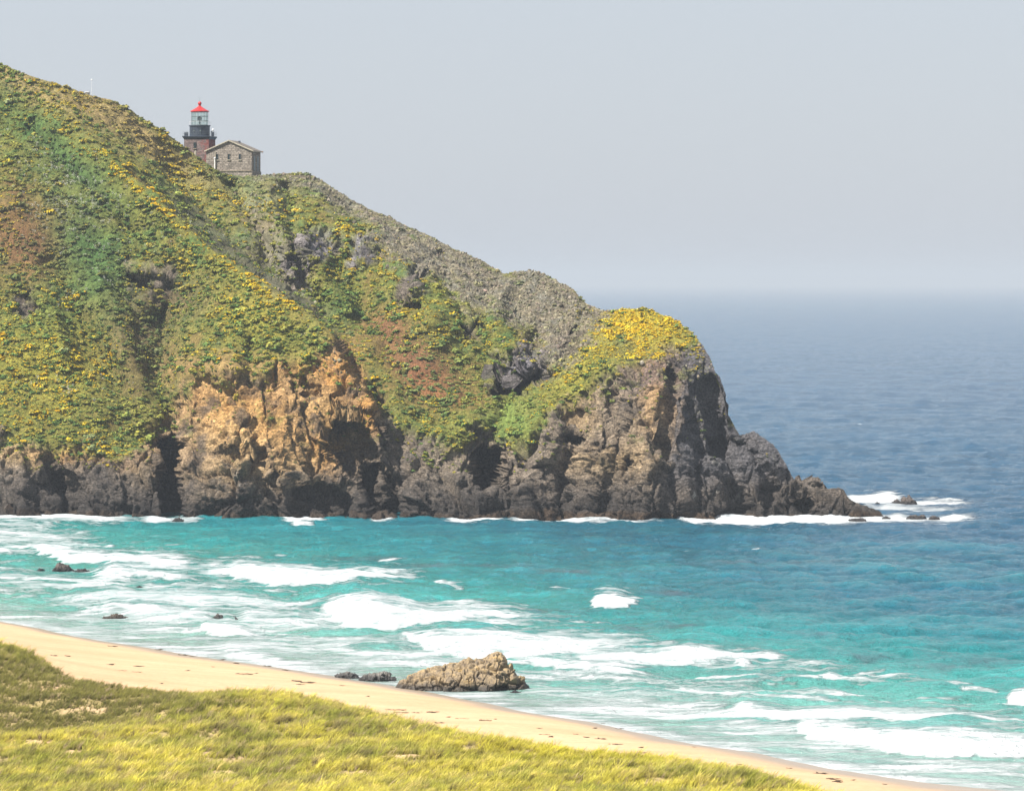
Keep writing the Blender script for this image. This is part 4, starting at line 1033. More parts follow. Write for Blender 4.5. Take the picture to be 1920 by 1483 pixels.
lens = MB().lathe([(0.30, zl0 + 0.02), (0.20, zl0 + 0.25), (0.16, zl0 + 0.95), (0.28, zl0 + 1.05)], 12).build('lamp_pedestal', M_IRON, lh)
MB().lathe([(0.03, -0.32), (0.42, -0.28), (0.55, -0.05), (0.58, 0.22), (0.50, 0.22), (0.2, 0.0)], 16).build('beacon_drum', M_IRON, lens, False, (0.05, -0.2, zl0 + 1.55)).rotation_euler = (radians(78), 0, radians(-25))
lb = MB().box((-2.95, -1.0, zg + 0.5), (0.78, 0.6, 0.78)).build('equipment_box', M_BLACK, lh)
rb = MB().box((3.25, -0.6, zg + 0.45), (0.55, 0.6, 0.9)).box((2.98, -0.6, zg + 1.0), (0.16, 0.4, 0.4)).build('equipment_box', M_BLACK, lh)
MB().tube([(3.32, -0.6, zg + 0.9), (3.32, -0.6, zg + 1.15)], 0.07, 8).build('lamp_stem', M_IRON, rb)
MB().lathe([(0.05, zg + 1.12), (0.20, zg + 1.2), (0.22, zg + 1.5), (0.16, zg + 1.68), (0.04, zg + 1.74)], 12, (3.32, -0.6)).build('beacon_lamp', M_WHITE, rb, True)

# stone building next to the tower: gable end towards us
BY = 968.0
fx = (429.25 - CX) / F * BY
Lh, Wd, WH, GR = 8.0, 10.65, 4.55, 2.25
bx_, by_ = fx + 4 * sin(-RZ), BY + 4 * cos(RZ)
BZ = CAM_H + (HY - 321) / F * BY
hs = tag(empty('stone_house', (bx_, by_, BZ), RZ), 'rough grey stone building with gabled end and slit windows beside the tower', 'house')
hw, hl = Wd / 2, Lh / 2
wv = [(-hw, -hl, 0), (hw, -hl, 0), (hw, -hl, WH), (0, -hl, WH + GR), (-hw, -hl, WH), (-hw, hl, 0), (hw, hl, 0), (hw, hl, WH), (0, hl, WH + GR), (-hw, hl, WH)]
MB().add(wv, [(0, 1, 2, 3, 4), (9, 8, 7, 6, 5), (1, 6, 7, 2), (5, 0, 4, 9), (2, 7, 8, 3), (4, 3, 8, 9), (0, 5, 6, 1)]).build('wall', M_STONE, hs)
MB().box((0, 0, -1.6), (Wd + 0.3, Lh + 0.3, 3.2)).build('plinth', M_STONE, hs)
MB().box((0, -hl - 0.12, 0.06), (Wd + 0.42, 0.35, 0.16)).build('string_course', M_CONC, hs)
rf = MB()
for s in (-1, 1):
    x1 = s * (hw + 0.35); zz = WH - 0.35 * GR / hw
    vs = [(0, -hl - 0.3, WH + GR + 0.02), (x1, -hl - 0.3, zz + 0.02), (x1, hl + 0.3, zz + 0.02), (0, hl + 0.3, WH + GR + 0.02)]
    vs += [(a, b, c + 0.20) for a, b, c in vs]
    rf.add(vs, [(0, 1, 2, 3), (7, 6, 5, 4), (0, 4, 5, 1), (1, 5, 6, 2), (2, 6, 7, 3), (3, 7, 4, 0)])
roof2 = rf.build('roof', M_ROOF, hs)
for s in (-1, 1):
    x1 = s * (hw + 0.36); zz = WH - 0.36 * GR / hw
    vg = MB().add([(0, -hl - 0.36, WH + GR), (x1, -hl - 0.36, zz), (x1, -hl - 0.36, zz + 0.24), (0, -hl - 0.36, WH + GR + 0.24),
                   (0, -hl - 0.302, WH + GR), (x1, -hl - 0.302, zz), (x1, -hl - 0.302, zz + 0.24), (0, -hl - 0.302, WH + GR + 0.24)],
                  [(0, 1, 2, 3), (7, 6, 5, 4), (0, 4, 5, 1), (3, 2, 6, 7), (1, 5, 6, 2)]).build('verge_board', M_VERGE, roof2)
MB().box((hw + 0.44, 0, WH - 0.12), (0.16, Lh + 0.6, 0.16)).build('gutter', M_VERGE, roof2)
MB().box((hw + 0.44, hl + 0.1, WH - 0.02), (0.26, 0.5, 0.26)).build('gutter_end', M_RUST, roof2)
MB().box((1.0, hl * 0.4, WH + GR - 0.05), (0.4, 0.5, 0.5)).build('roof_vent', M_BLACK, roof2)
for x in (-2.75, -0.05, 2.55):
    w_ = MB()
    for a, b, c, d in ((x - 0.31, 3.22, 0.1, 1.5), (x + 0.31, 3.22, 0.1, 1.5), (x, 3.92, 0.72, 0.1)):
        w_.box((a, -hl - 0.02, b), (c, 0.14, d))
    w_ = w_.build('window', M_STONE, hs)
    MB().box((x, -hl - 0.003, 3.22), (0.52, 0.03, 1.3)).build('pane', M_WINDOW, w_)
    MB().box((x, -hl - 0.07, 2.46), (0.85, 0.26, 0.14)).build('sill', M_VERGE, w_)
for yy in (-1.6, 1.4):
    w_ = MB().box((hw + 0.03, yy, 1.75), (0.1, 1.3, 3.3)).build('door', M_IRON, hs)
    MB().box((hw + 0.09, yy + 0.4, 1.6), (0.06, 0.08, 0.2)).build('handle', M_BLACK, w_)
dpx = (403 - 429.25) / F * BY / cos(RZ)
MB().tube([(dpx + 0.1, -hl - 0.14, 3.2), (dpx + 0.1, -hl - 0.14, 4.5)], 0.07, 7).build('downpipe', M_VERGE, hs)
MB().tube([(dpx, -hl - 0.3, -0.4), (dpx, -hl - 0.3, 2.75)], 0.13, 8).lathe([(0.05, 2.70), (0.22, 2.78), (0.24, 2.95), (0.12, 3.1)], 10, (dpx, -hl - 0.3)).build('vent_pipe', M_WHITE, hs)
gr = MB()
for a in (0.0, 1.0):
    gr.tube([(hw + 0.5 + 0.55 * a, -1.0, -0.3), (hw + 0.5 + 0.55 * a, -1.0, 0.75)], 0.045, 6)
gr.tube([(hw + 0.3, -1.0, 0.75), (hw + 1.05, -1.0, 0.75)], 0.045, 6).tube([(hw + 0.3, -1.0, 0.25), (hw + 1.05, -1.0, 0.25)], 0.035, 6)
gr.build('step_railing', M_IRON, hs)

cw = tag(empty('retaining_wall', (*place(556, 338, 954)[:2], float(place(556, 338, 954)[2])), radians(-4)), 'low weathered concrete wall on the ridge right of the stone building', 'wall')
MB().box((0, 0, 0.25), (4.2, 0.35, 1.3)).build('wall_face', M_CONC, cw)
MB().box((0, 0, 0.95), (4.4, 0.5, 0.12)).build('coping', M_CONC, cw)
hx, hy, hz = place(164, 181, 952)
hut = tag(empty('instrument_hut', (hx, hy, hz - 0.3), radians(-15)), 'tiny pale hut with flat white roof on the skyline', 'hut')
MB().box((0, 0, 0.55), (0.78, 0.8, 1.2)).build('wall', M_CONC, hut)
MB().box((0.02, 0, 1.22), (0.98, 1.0, 0.12)).build('roof', M_WHITE, hut)
MB().box((0.2, -0.42, 0.55), (0.3, 0.05, 0.8)).build('door', M_IRON, hut)
px_, py_, pz_ = place(171.5, 182, 952)
pole = tag(empty('lamp_pole', (px_, py_, pz_ - 0.3)), 'thin white pole with small lamp head on the skyline beside the hut', 'pole')
MB().tube([(0, 0, 0), (0.05, 0, 4.0)], [0.035, 0.025], 6).build('post', M_WHITE, pole)
MB().lathe([(0.04, 3.95), (0.18, 4.0), (0.20, 4.15), (0.05, 4.25)], 10, (0.05, 0)).build('lamp_head', M_WHITE, pole)
qx, qy, qz = place(366, 297, 956)
post = tag(empty('marker_post', (qx, qy, qz - 0.4)), 'short tan marker post on the slope in front of the lighthouse tower', 'post')
MB().tube([(0, 0, 0), (0.05, 0, 1.9)], [0.22, 0.18], 8).build('shaft', M_VERGE, post)
MB().lathe([(0.20, 1.9), (0.10, 2.05)], 8, (0.05, 0)).build('cap', M_VERGE, post)

# ------------------------------------------------------------------ scrub on the headland
M_SHRUB = mat_shrub()
def shrub_mesh(seed):
    r = np.random.default_rng(seed)
    V_, Q, fl, sh = [], [], [], []
    nu, nv_ = 9, 4
    for j in range(nv_):                                            # heart that fills the clump, its inner shade painted as a darker tone
        for i in range(nu):
            a, e = 2 * pi * i / nu, (pi / 2) * j / (nv_ - 0.6)
            rr = 0.72 * (1 + 0.22 * r.normal() * (j > 0))
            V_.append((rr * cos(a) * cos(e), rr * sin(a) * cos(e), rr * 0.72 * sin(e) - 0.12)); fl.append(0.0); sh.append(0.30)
    for j in range(nv_ - 1):
        for i in range(nu):
            Q.append((j * nu + i, j * nu + (i + 1) % nu, (j + 1) * nu + (i + 1) % nu, (j + 1) * nu + i))
    for k in range(58):
        a, e = r.uniform(0, 2 * pi), math.asin(r.uniform(0.02, 1.0))
        d = np.array([cos(a) * cos(e), sin(a) * cos(e), sin(e)])
        rad = r.uniform(0.72, 1.02) * (1 + 0.18 * sin(3 * a + seed))
        c = d * rad * (1, 1, 0.74)
        nrm = d + r.normal(size=3) * 0.45; nrm /= np.linalg.norm(nrm)
        t1 = np.cross(nrm, r.normal(size=3)); t1 /= np.linalg.norm(t1); t2 = np.cross(nrm, t1)
        s = r.uniform(0.13, 0.24)
        n0 = len(V_)
        for p, q in ((-1, -0.8), (1, -0.9), (0.8, 1), (-0.9, 0.8)):
            V_.append(tuple(c + t1 * s * p + t2 * s * q))
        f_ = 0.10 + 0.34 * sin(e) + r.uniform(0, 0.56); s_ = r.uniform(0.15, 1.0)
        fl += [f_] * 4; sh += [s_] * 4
        Q.append((n0, n0 + 1, n0 + 2, n0 + 3))
    o = mesh_np('shrub', np.array(V_), np.array(Q), M_SHRUB, False, {'flower': np.array(fl), 'shade': np.array(sh)})
    col.objects.unlink(o)
    return o
SHRUBS = [shrub_mesh(100 + k) for k in range(6)]

def scatter_object(name, pts, rot, scl, var, protos, extra, label):
    """one object whose points carry instanced clumps (ground cover nobody could count)"""
    me = bpy.data.meshes.new(name)
    me.vertices.add(len(pts)); me.vertices.foreach_set('co', np.asarray(pts, np.float32).ravel())
    for nm, arr, ty, key in (('rot', rot, 'FLOAT_VECTOR', 'vector'), ('scl', scl, 'FLOAT_VECTOR', 'vector'), ('var', var, 'INT', 'value')):
        a = me.attributes.new(nm, ty, 'POINT'); a.data.foreach_set(key, np.ascontiguousarray(arr, np.int32 if ty == 'INT' else np.float32).ravel())
    for nm, arr in extra.items():
        arr = np.asarray(arr, np.float32)
        if arr.ndim == 2:
            a = me.attributes.new(nm, 'FLOAT_COLOR', 'POINT'); a.data.foreach_set('color', np.c_[arr, np.ones(len(arr), np.float32)].astype(np.float32).ravel())
        else:
            a = me.attributes.new(nm, 'FLOAT', 'POINT'); a.data.foreach_set('value', arr)
    o = bpy.data.objects.new(name, me); col.objects.link(o)
    ng = bpy.data.node_groups.new(name + '_scatter', 'GeometryNodeTree')
    ng.interface.new_socket('Geometry', in_out='INPUT', socket_type='NodeSocketGeometry')
    ng.interface.new_socket('Geometry', in_out='OUTPUT', socket_type='NodeSocketGeometry')
    N, K = ng.nodes, ng.links
    gi, go = N.new('NodeGroupInput'), N.new('NodeGroupOutput')
    jn = N.new('GeometryNodeJoinGeometry')
    def named(nm, ty):
        x = N.new('GeometryNodeInputNamedAttribute'); x.data_type = ty; x.inputs['Name'].default_value = nm
        return [s for s in x.outputs if s.enabled and s.name == 'Attribute'][0]
    ar, as_, av = named('rot', 'FLOAT_VECTOR'), named('scl', 'FLOAT_VECTOR'), named('var', 'INT')
    e2r = N.new('FunctionNodeEulerToRotation'); K.new(ar, e2r.inputs[0])
    for k, p in enumerate(protos):
        oi = N.new('GeometryNodeObjectInfo'); oi.inputs['Object'].default_value = p
        ip_ = N.new('GeometryNodeInstanceOnPoints')
        cmp_ = N.new('FunctionNodeCompare'); cmp_.data_type = 'INT'; cmp_.operation = 'EQUAL'
        ii = [s for s in cmp_.inputs if s.enabled]
        K.new(av, ii[0]); ii[1].default_value = k
        K.new(gi.outputs[0], ip_.inputs['Points']); K.new(cmp_.outputs[0], ip_.inputs['Selection'])
        K.new(oi.outputs['Geometry'], ip_.inputs['Instance']); K.new(e2r.outputs[0], ip_.inputs['Rotation']); K.new(as_, ip_.inputs['Scale'])
        K.new(ip_.outputs[0], jn.inputs[0])
    K.new(jn.outputs[0], go.inputs[0])
    md = o.modifiers.new('scatter', 'NODES'); md.node_group = ng
    return tag(o, label, kind='stuff')

vr = np.random.default_rng(21)
# likelihood of a clump, of bloom, and leaf colour, all by place
dens = (1 - rock) * (1 - 0.45 * scree) + 0.55 * rock * sstep(-70, 0, cliff_sd) * (V < 880) + 0.06 * rock * (V < 860)
DENS = [(780, 700, 90, 55, 0.65, 20), (170, 480, 60, 110, 0.55, -20), (150, 320, 110, 28, 0.6, 40), (420, 720, 120, 40, 0.45, 0), (60, 440, 80, 80, 0.3, 0), (510, 470, 30, 90, 0.5, -25), (640, 690, 40, 50, 0.5, 0), (230, 240, 200, 26, 0.35, 35)]
def gb(u0, v0, ru, rv, rot=0):
    a, b = cos(radians(rot)), sin(radians(rot)); du, dv = warpu - u0, warpv - v0
    return np.exp(-(((du * a + dv * b) / ru) ** 2 + ((-du * b + dv * a) / rv) ** 2))
dens = dens * (1 + 1.2 * np.exp(-((warpu - 1190) / 120) ** 2 - ((warpv - 620) / 60) ** 2))
dens = dens * (0.4 + 0.6 * sstep(-0.25, 0.3, mott2))
for u0, v0, ru, rv, w, rt in DENS: dens = dens * (1 - w * gb(u0, v0, ru, rv, rt))
patch = fbm(pf, 16, 3, 0.5, 81).reshape(U.shape)
bl = 0.12 + 0.55 * mott2 + 0.20 * mott + 0.45 * patch
for u0, v0, ru, rv, w, rt in ((1190, 620, 120, 62, 0.72, 0), (1080, 690, 70, 28, 0.22, -45), (500, 580, 90, 40, 0.22, 30), (290, 372, 120, 10, 0.40, 42), (470, 530, 60, 12, 0.35, 40), (80, 690, 130, 80, 0.22, 0), (150, 280, 70, 10, 0.3, 40), (830, 790, 100, 30, 0.10, 10),
                              (170, 480, 60, 110, -0.35, -20), (150, 320, 110, 28, -0.35, 40), (660, 600, 50, 50, -0.2, 0), (300, 620, 60, 90, -0.2, 0), (770, 690, 80, 50, -0.15, 0), (1165, 642, 18, 14, -0.6, 0), (960, 790, 50, 30, -0.15, 0), (700, 450, 100, 60, 0.1, 30), (470, 340, 60, 30, -0.2, 0)):
    bl = bl + w * gb(u0, v0, ru, rv, rt)
bl = bl - 0.30 * scree + 0.45 * np.exp(-((dr + 6) / 11) ** 2) * sstep(250, 330, V) * sstep(650, 600, V) - 0.25 * beh
vis = (U > -300) & (V < 900)
cell_area = np.abs(np.gradient(U, axis=1) * np.gradient(V, axis=0))
pr = (dens * cell_area * vis).ravel(); pr /= pr.sum()
NS = 30000
pick = vr.choice(U.size, NS, replace=False, p=pr)
sp_ = Pw.reshape(-1, 3)[pick]; sn = Nn.reshape(-1, 3)[pick]
sb = np.clip(bl.ravel()[pick] + vr.normal(0, 0.13, NS), 0, 0.95)
size = np.exp(vr.normal(-1.05, 0.56, NS)) * (1 - 0.38 * scree.ravel()[pick]) * (1 - 0.45 * rock.ravel()[pick])
size = np.clip(size, 0.14, 1.35)
LEAF = np.array([(0.200, 0.195, 0.038), (0.150, 0.175, 0.038), (0.085, 0.135, 0.034), (0.260, 0.220, 0.040), (0.150, 0.175, 0.070), (0.200, 0.120, 0.045)])
lp = np.clip(((mott.ravel()[pick] * 3.0 + patch.ravel()[pick] * 3.5 + vr.normal(0, 0.7, NS) + 2.2)), 0, 5.49).astype(int)
tint = LEAF[lp] * np.exp(vr.normal(0, 0.16, (NS, 1)))
def toward(mask, c):
    global tint
    m = np.clip(mask.ravel()[pick], 0, 1)[:, None]; tint = lerp(tint, np.array(c) * np.exp(vr.normal(0, 0.2, (NS, 1))), m)
toward(scree * 0.85, (0.20, 0.185, 0.115)); toward(0.8 * gb(170, 480, 60, 110, -20), (0.055, 0.105, 0.034)); toward(0.8 * gb(150, 320, 110, 28, 40), (0.055, 0.095, 0.032))
toward(0.7 * gb(960, 790, 50, 35), (0.13, 0.19, 0.045)); toward(0.8 * gb(240, 245, 200, 24, 35), (0.27, 0.19, 0.075)); toward(0.7 * gb(60, 440, 90, 80), (0.16, 0.11, 0.055)); toward(0.6 * gb(270, 630, 70, 110), (0.085, 0.085, 0.035))
toward(0.75 * gb(780, 700, 90, 60, 20), (0.125, 0.155, 0.060)); toward(0.7 * gb(1240, 680, 80, 30), (0.16, 0.12, 0.11)); toward(0.7 * gb(480, 340, 60, 30), (0.20, 0.20, 0.11))
rot = np.c_[sn[:, 1] * -0.25, sn[:, 0] * 0.25, vr.uniform(0, 6.28, NS)]
scl = np.c_[size, size, size * vr.uniform(0.5, 0.85, NS)]
pos = sp_ + np.array((0, 0, -0.12)) * size[:, None]
var = vr.integers(0, 6, NS)
pU, pV = U.ravel()[pick], V.ravel()[pick]
# the largest 300 in view stand as plants of their own
inview = np.where((pU > 4) & (pU < 1500) & (rock.ravel()[pick] < 0.5))[0]
big = inview[np.argsort(-size[inview])[:300]]
drp = dr.ravel()[pick]
def zone(u, v, d):
    if u > 1110: return 'on the rounded seaward knob', 'shrubs on the seaward knob'
    if u > 960: return 'on the green flank left of the seaward knob', 'shrubs beside the seaward knob'
    if d > 14 and v < 470: return 'on the slope just below the stone building', 'shrubs below the stone building'
    if d > 14 and u > 560: return 'in the reddish hollow between spur and knob', 'shrubs in the reddish hollow'
    if d > 14: return 'in the shaded gully behind the spur', 'shrubs in the gully behind the spur'
    if d > -40 and v > 240: return 'along the crest of the diagonal spur', 'shrubs along the spur crest'
    if u > 320 and v > 590: return 'above the orange cliff', 'shrubs above the orange cliff'
    if v < 330: return 'on the uppermost left hillside', 'shrubs on the uppermost left hillside'
    if v > 620: return 'on the low left slope above the dark cliffs', 'shrubs on the low left slope'
    return 'on the steep middle of the left hillside', 'shrubs on the middle left hillside'
for i in big:
    o = SHRUBS[var[i]].copy(); col.objects.link(o)
    o.location = pos[i]; o.rotation_euler = rot[i]; o.scale = scl[i]
    o['tint'] = [float(x) for x in tint[i]]; o['bloom'] = float(sb[i])
    where, grp = zone(pU[i], pV[i], drp[i])
    look = 'low mound thick with yellow bloom' if sb[i] > 0.5 else ('low green shrub dotted with yellow' if sb[i] > 0.2 else ('dull green leafy shrub' if tint[i][1] > tint[i][0] else 'dry brownish green shrub'))
    tag(o, look + ' ' + where, 'shrub', grp)
rest = np.setdiff1d(np.arange(NS), big)
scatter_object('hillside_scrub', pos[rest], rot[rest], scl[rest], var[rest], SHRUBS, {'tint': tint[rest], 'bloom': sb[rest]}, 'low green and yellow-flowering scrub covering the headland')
# white umbels in drifts over the green slope
wh = []
wmask = (gb(130, 340, 130, 40, 25) + 0.9 * gb(130, 400, 60, 40) + 0.6 * gb(150, 560, 60, 22, -30) + 0.5 * gb(140, 730, 70, 18) + 0.35 * gb(230, 460, 120, 60)) * (1 - rock)
pw = (wmask * np.clip(mott2 + 0.15, 0, 1) * cell_area * vis).ravel(); pw /= pw.sum()
wpick = vr.choice(U.size, 520, replace=False, p=pw)
def flower_mesh():
    m = MB()
    r = np.random.default_rng(5)
    for k in range(7):
        c = mathutils.Vector((r.uniform(-0.5, 0.5), r.uniform(-0.5, 0.5), r.uniform(0.6, 1.0)))
        m.lathe([(0.02, c.z - 0.1), (0.17, c.z), (0.10, c.z + 0.06)], 6, (c.x, c.y))
        m.tube([(c.x * 0.3, c.y * 0.3, -0.2), (c.x, c.y, c.z)], 0.02, 3)
    o = m.build('umbel', plain('white_umbel', (0.52, 0.51, 0.42), 0.8, 0.1, 0.15, 3.0)); col.objects.unlink(o); return o
UM = flower_mesh()
ws = vr.uniform(0.22, 0.55, 520)
scatter_object('white_flowers', Pw.reshape(-1, 3)[wpick] + (0, 0, 0.1), np.c_[ws * 0, ws * 0, vr.uniform(0, 6.28, 520)], np.c_[ws, ws, ws], np.zeros(520, int), [UM], {}, 'white flower heads scattered over the green hillside')

# loose stones over the grey shoulder of the ridge
def stone_mesh(seed):
    r = np.random.default_rng(seed); m = bpy.data.meshes.new('stone'); import bmesh
    bm = bmesh.new(); bmesh.ops.create_icosphere(bm, subdivisions=1, radius=1.0)
    for v_ in bm.verts: v_.co *= r.uniform(0.6, 1.1); v_.co.z *= 0.7
    bm.to_mesh(m); bm.free(); m.materials.append(M_STONES)
    return bpy.data.objects.new('stone', m)
def mat_stones():
    t = NT('loose_stone'); tint = t.attr('tint', 'Color', 'INSTANCER')
    t.bsdf(t.mix(tint, t.ramp(t.noise(t.coord(), 1.5, 3), [(0.3, 0.8), (0.7, 1.2)]), 1.0, 'MULTIPLY'), 0.9, 0.15); return t.m
M_STONES = mat_stones()
STN = [stone_mesh(400 + k) for k in range(4)]
ps = ((scree + 0.35 * gb(510, 470, 40, 100, -25) + 0.12 * rock * (V < 700)) * cell_area * vis).ravel(); ps /= ps.sum()
NT_ = 3600
sk = vr.choice(U.size, NT_, replace=False, p=ps)
ss = np.clip(np.exp(vr.normal(-1.5, 0.45, NT_)), 0.10, 0.8)
st_ = np.array((0.150, 0.130, 0.094)) * np.exp(vr.normal(0, 0.28, (NT_, 1))) * np.exp(vr.normal(0, 0.05, (NT_, 3)))
scatter_object('loose_stones', Pw.reshape(-1, 3)[sk] + (0, 0, 0.02), vr.uniform(0, 6.28, (NT_, 3)), np.c_[ss, ss, ss], vr.integers(0, 4, NT_), STN, {'tint': st_}, 'grey loose stones strewn over the bare shoulder of the ridge')

# ------------------------------------------------------------------ dune grass
M_GRASS = mat_grass()
def tuft(seed, n=20):
    r = np.random.default_rng(seed); V_, Q, sh = [], [], []
    for k in range(n):
        a = r.uniform(0, 2 * pi); b = r.uniform(0, 0.30)
        p0 = np.array([b * cos(a), b * sin(a), -0.05])
        h = r.uniform(0.5, 1.05); lean = np.array([0.42 + 0.22 * r.normal(), 0.10 + 0.22 * r.normal(), 0])   # the sea wind combs it over
        side = np.array([-sin(a), cos(a), 0]) * r.uniform(0.016, 0.028)
        n0 = len(V_)
        for j, tq in enumerate((0.0, 0.5, 1.0)):
            c = p0 + np.array([0, 0, h * tq * (1 - 0.18 * tq)]) + lean * h * tq ** 1.7
            w = side * (1 - 0.75 * tq)
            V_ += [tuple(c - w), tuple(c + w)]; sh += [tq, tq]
        Q += [(n0, n0 + 1, n0 + 3, n0 + 2), (n0 + 2, n0 + 3, n0 + 5, n0 + 4)]
    o = mesh_np('grass_tuft', np.array(V_), np.array(Q), M_GRASS, True, {'shade': np.array(sh)})
    col.objects.unlink(o); return o
TUFTS = [tuft(200 + k) for k in range(5)]
gr_ = np.random.default_rng(31)
area = np.abs(np.gradient(GX, axis=1) * np.gradient(GY, axis=0))
gm = grass_m * (1 - 0.97 * bare) * ((GU > -180) & (GU < 2100) & (GY > 312) & (GY < 500))
clump = sstep(-0.35, 0.25, fbm(gp, 2.6, 3, 0.6, 71).reshape(GU.shape))
gw = (gm * area * (0.12 + 0.88 * clump)).ravel(); gw /= gw.sum()
NG = 120000
gi_ = gr_.choice(GU.size, NG, replace=True, p=gw)
gx_ = GX.ravel()[gi_] + gr_.uniform(-0.35, 0.35, NG); gy_ = GY.ravel()[gi_] + gr_.uniform(-0.5, 0.5, NG)
gz_ = GZ.ravel()[gi_]
gU, gYv = GU.ravel()[gi_], GY.ravel()[gi_]
nz1 = fbm(np.c_[gx_, gy_, gx_ * 0], 9, 4, 0.55, 72); nz2 = fbm(np.c_[gx_, gy_, gx_ * 0], 2.2, 3, 0.6, 73)
gt = lerp(np.array((0.47, 0.42, 0.055)), np.array((0.235, 0.24, 0.032)), sstep(-0.18, 0.18, nz1)[:, None])
gt = lerp(gt, np.array((0.53, 0.42, 0.15)), (sstep(0.0, 0.4, nz2) * 0.75)[:, None])
gt = lerp(gt, np.array((0.22, 0.165, 0.085)), (sstep(0.0, 0.3, -nz2) * (0.35 + 0.35 * np.exp(-((gU - 400) / 500) ** 2)))[:, None])
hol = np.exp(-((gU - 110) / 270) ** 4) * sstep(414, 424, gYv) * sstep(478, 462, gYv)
gt = lerp(gt, np.array((0.150, 0.140, 0.034)), (hol * 0.9)[:, None])  # darker olive grass in the hollow, with the slope's shade painted into the tint
yel = sstep(700, 1100, gU) * sstep(362, 385, gYv)
gt = lerp(gt, np.array((0.46, 0.40, 0.030)), (yel * 0.6)[:, None])
dead = gr_.random(NG) < 0.06
gt[dead] = (0.34, 0.26, 0.15)
gt = gt * np.exp(gr_.normal(0, 0.24, (NG, 1)))
gs = np.clip(np.exp(gr_.normal(-0.50, 0.30, NG)) * (0.8 + 0.5 * clump.ravel()[gi_]), 0.35, 1.6) * (1 - 0.3 * hol)
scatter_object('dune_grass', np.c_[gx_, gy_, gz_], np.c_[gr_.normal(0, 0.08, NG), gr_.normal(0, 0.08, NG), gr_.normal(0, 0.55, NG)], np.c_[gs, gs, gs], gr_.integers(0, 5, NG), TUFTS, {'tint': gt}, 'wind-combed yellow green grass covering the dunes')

# ------------------------------------------------------------------ wrack and driftwood on the sand
def on_beach(u, v):
    Y = F * (CAM_H - 1.5) / (v - HY)
    for _ in range(12):
        z_ = float(ground_z(np.array([(u - CX) / F * Y]), np.array([Y]))[0])
        Y = F * (CAM_H - z_) / (v - HY)
    return (u - CX) / F * Y, Y, z_
def kelp_mesh(seed):
    r = np.random.default_rng(seed); m = MB()
    for k in range(7):
        a = r.uniform(0, 6.28); p = mathutils.Vector((r.normal() * 0.25, r.normal() * 0.2, 0.05)); pts = [p.copy()]
        for j in range(4):
            a += r.normal() * 0.8
            p = p + mathutils.Vector((cos(a) * 0.22, sin(a) * 0.22, r.uniform(-0.05, 0.10))); p.z = max(p.z, 0.04)
            pts.append(p.copy())
        m.tube(pts, [0.09, 0.12, 0.10, 0.07, 0.03], 5)
    return m
KM = []
for k in range(4):
    o = kelp_mesh(300 + k).build('kelp_clump', M_KELP, None, True); col.objects.unlink(o); KM.append(o)
KP = [(211, 1212, 9), (266, 1208, 12), (298, 1218, 10), (324, 1212, 9), (343, 1228, 9), (359, 1230, 7), (416, 1237, 10), (445, 1244, 11), (501, 1249, 8), (534, 1256, 9), (208, 1246, 11), (128, 1230, 10), (100, 1229, 8),
      (257, 1249, 11), (352, 1257, 7), (558, 1277, 14), (576, 1280, 14), (561, 1283, 9), (303, 1281, 6), (761, 1336, 10), (780, 1336, 7), (808, 1335, 13), (841, 1344, 7), (1134, 1357, 13), (1162, 1366, 8), (1192, 1369, 10),
      (1115, 1365, 8), (1101, 1382, 9), (1127, 1385, 10), (1155, 1395, 10), (1202, 1401, 8), (1035, 1381, 10), (824, 1355, 9), (1239, 1378, 9), (1270, 1382, 11), (1375, 1397, 11), (1399, 1401, 8), (1459, 1416, 15), (1513, 1429, 12),
      (1546, 1434, 11), (1539, 1450, 12), (1558, 1460, 14), (1570, 1465, 16), (1389, 1433, 8), (1206, 1411, 7), (640, 1285, 6), (690, 1305, 6), (930, 1348, 6), (1080, 1376, 5), (1300, 1400, 5), (1600, 1462, 7), (1660, 1470, 7), (1480, 1440, 6), (1010, 1365, 6), (480, 1262, 6), (400, 1250, 5)]
kr = np.random.default_rng(41)
for k, (u, v, s) in enumerate(KP):
    o = KM[k % 4].copy(); col.objects.link(o)
    x, y, z_ = on_beach(u, v); o.location = (x, y, z_)
    q = s / F * y / 0.95; o.scale = (q * 1.25, q, q * 0.55); o.rotation_euler = (0, 0, kr.uniform(-0.5, 0.5))
    off = v - float(ip(SHORE, u))
    part_ = 'left of the boulder' if u < 640 else ('below the boulder' if u < 1000 else ('right of the boulder' if u < 1330 else 'at the far right end'))
    row_ = 'nearest the surf' if off < 18 else 'high up near the dunes'
    tag(o, 'dark kelp clump on sand %s, %s' % (part_, row_), 'kelp', 'kelp clumps washed up along the beach')
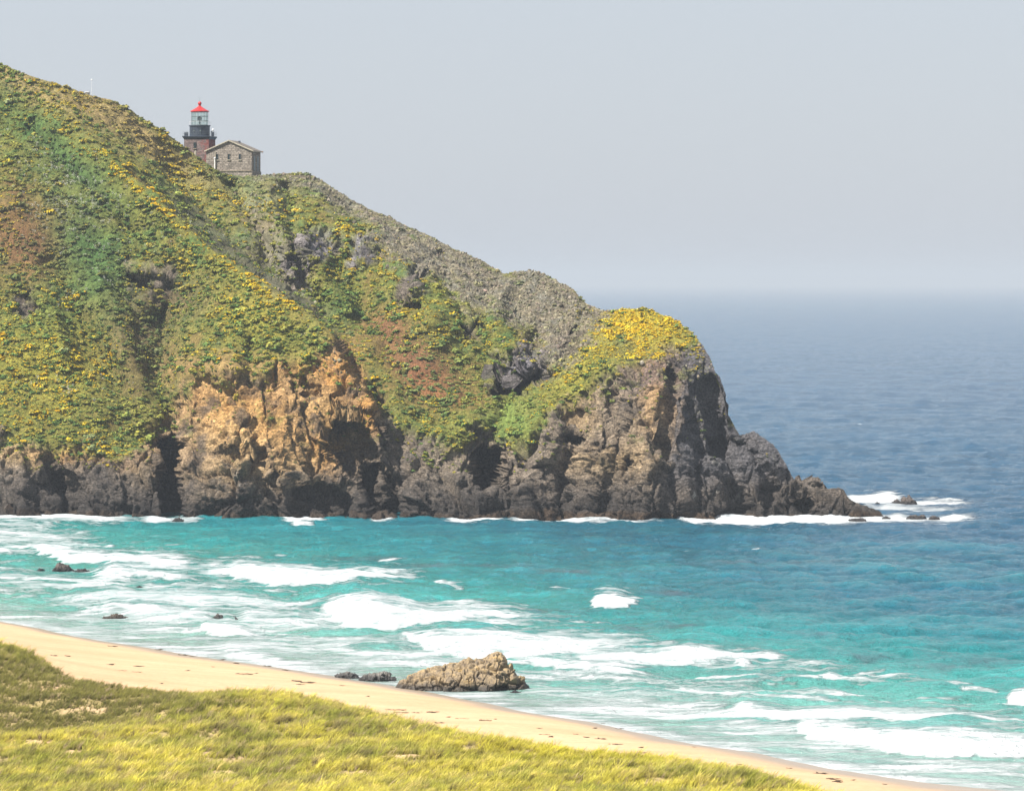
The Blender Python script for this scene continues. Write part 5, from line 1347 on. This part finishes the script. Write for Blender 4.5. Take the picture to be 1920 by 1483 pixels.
def log(u, v, length_px, thick, ang, label, mat=M_WOOD, bend=0.0):
    x, y, z_ = on_beach(u, v); ln = length_px / F * y
    m = MB(); n = 7
    pts = [((k / (n - 1) - 0.5) * ln, bend * ln * sin(k / (n - 1) * pi), thick * 0.6 + 0.03 * sin(k * 2.1)) for k in range(n)]
    rad = [thick * (0.75 + 0.25 * sin(k * 1.7)) * (1 - 0.4 * k / n) for k in range(n)]
    m.tube(pts, rad, 7).tube([pts[2], (pts[2][0] + 0.2 * ln * 0.4, pts[2][1] + 0.12, thick * 1.6)], [thick * 0.4, thick * 0.15], 5)
    o = m.build('driftwood_log', mat, None, True, (x, y, z_)); o.rotation_euler = (0, 0, ang)
    return tag(o, label, 'driftwood')
log(458, 1264, 34, 0.09, 0.02, 'long thin dark driftwood branch lying on open sand left of the boulder', M_KELP, 0.03)
log(910, 1351, 24, 0.11, -0.10, 'pale driftwood log near the dune grass below the boulder')
log(742, 1331, 40, 0.09, 0.04, 'longest reddish driftwood stick at the grass edge below the boulder')
log(752, 1336, 30, 0.07, -0.05, 'short driftwood stick next to the reddish one at the grass edge')
log(225, 1257, 26, 0.05, -0.04, 'bleached thin driftwood twig on the left beach, left of another twig')
log(256, 1260, 20, 0.06, 0.06, 'thin brown driftwood twig on the left beach, right of a bleached twig')
log(1021, 1377, 22, 0.05, 0.05, 'thin brown driftwood twig beside the dune edge at mid beach')
log(866, 1347, 26, 0.04, 0.0, 'hair-thin pale driftwood twig left of the pale log')

# ------------------------------------------------------------------ haze
def haze_box():
    m = MB().box((0, 20900, 59.5), (24000, 42400, 131))
    t = NT('sea_air')
    pv_ = t.new('ShaderNodeVolumePrincipled')
    pv_.inputs['Color'].default_value = (0.54, 0.60, 0.67, 1)
    pv_.inputs['Density'].default_value = 0.000085
    pv_.inputs['Anisotropy'].default_value = 0.0
    t.l.new(pv_.outputs[0], t.out.inputs['Volume'])
    o = m.build('haze', t.m)
    tag(o, 'pale sea haze fading the horizon', kind='stuff')
haze_box()
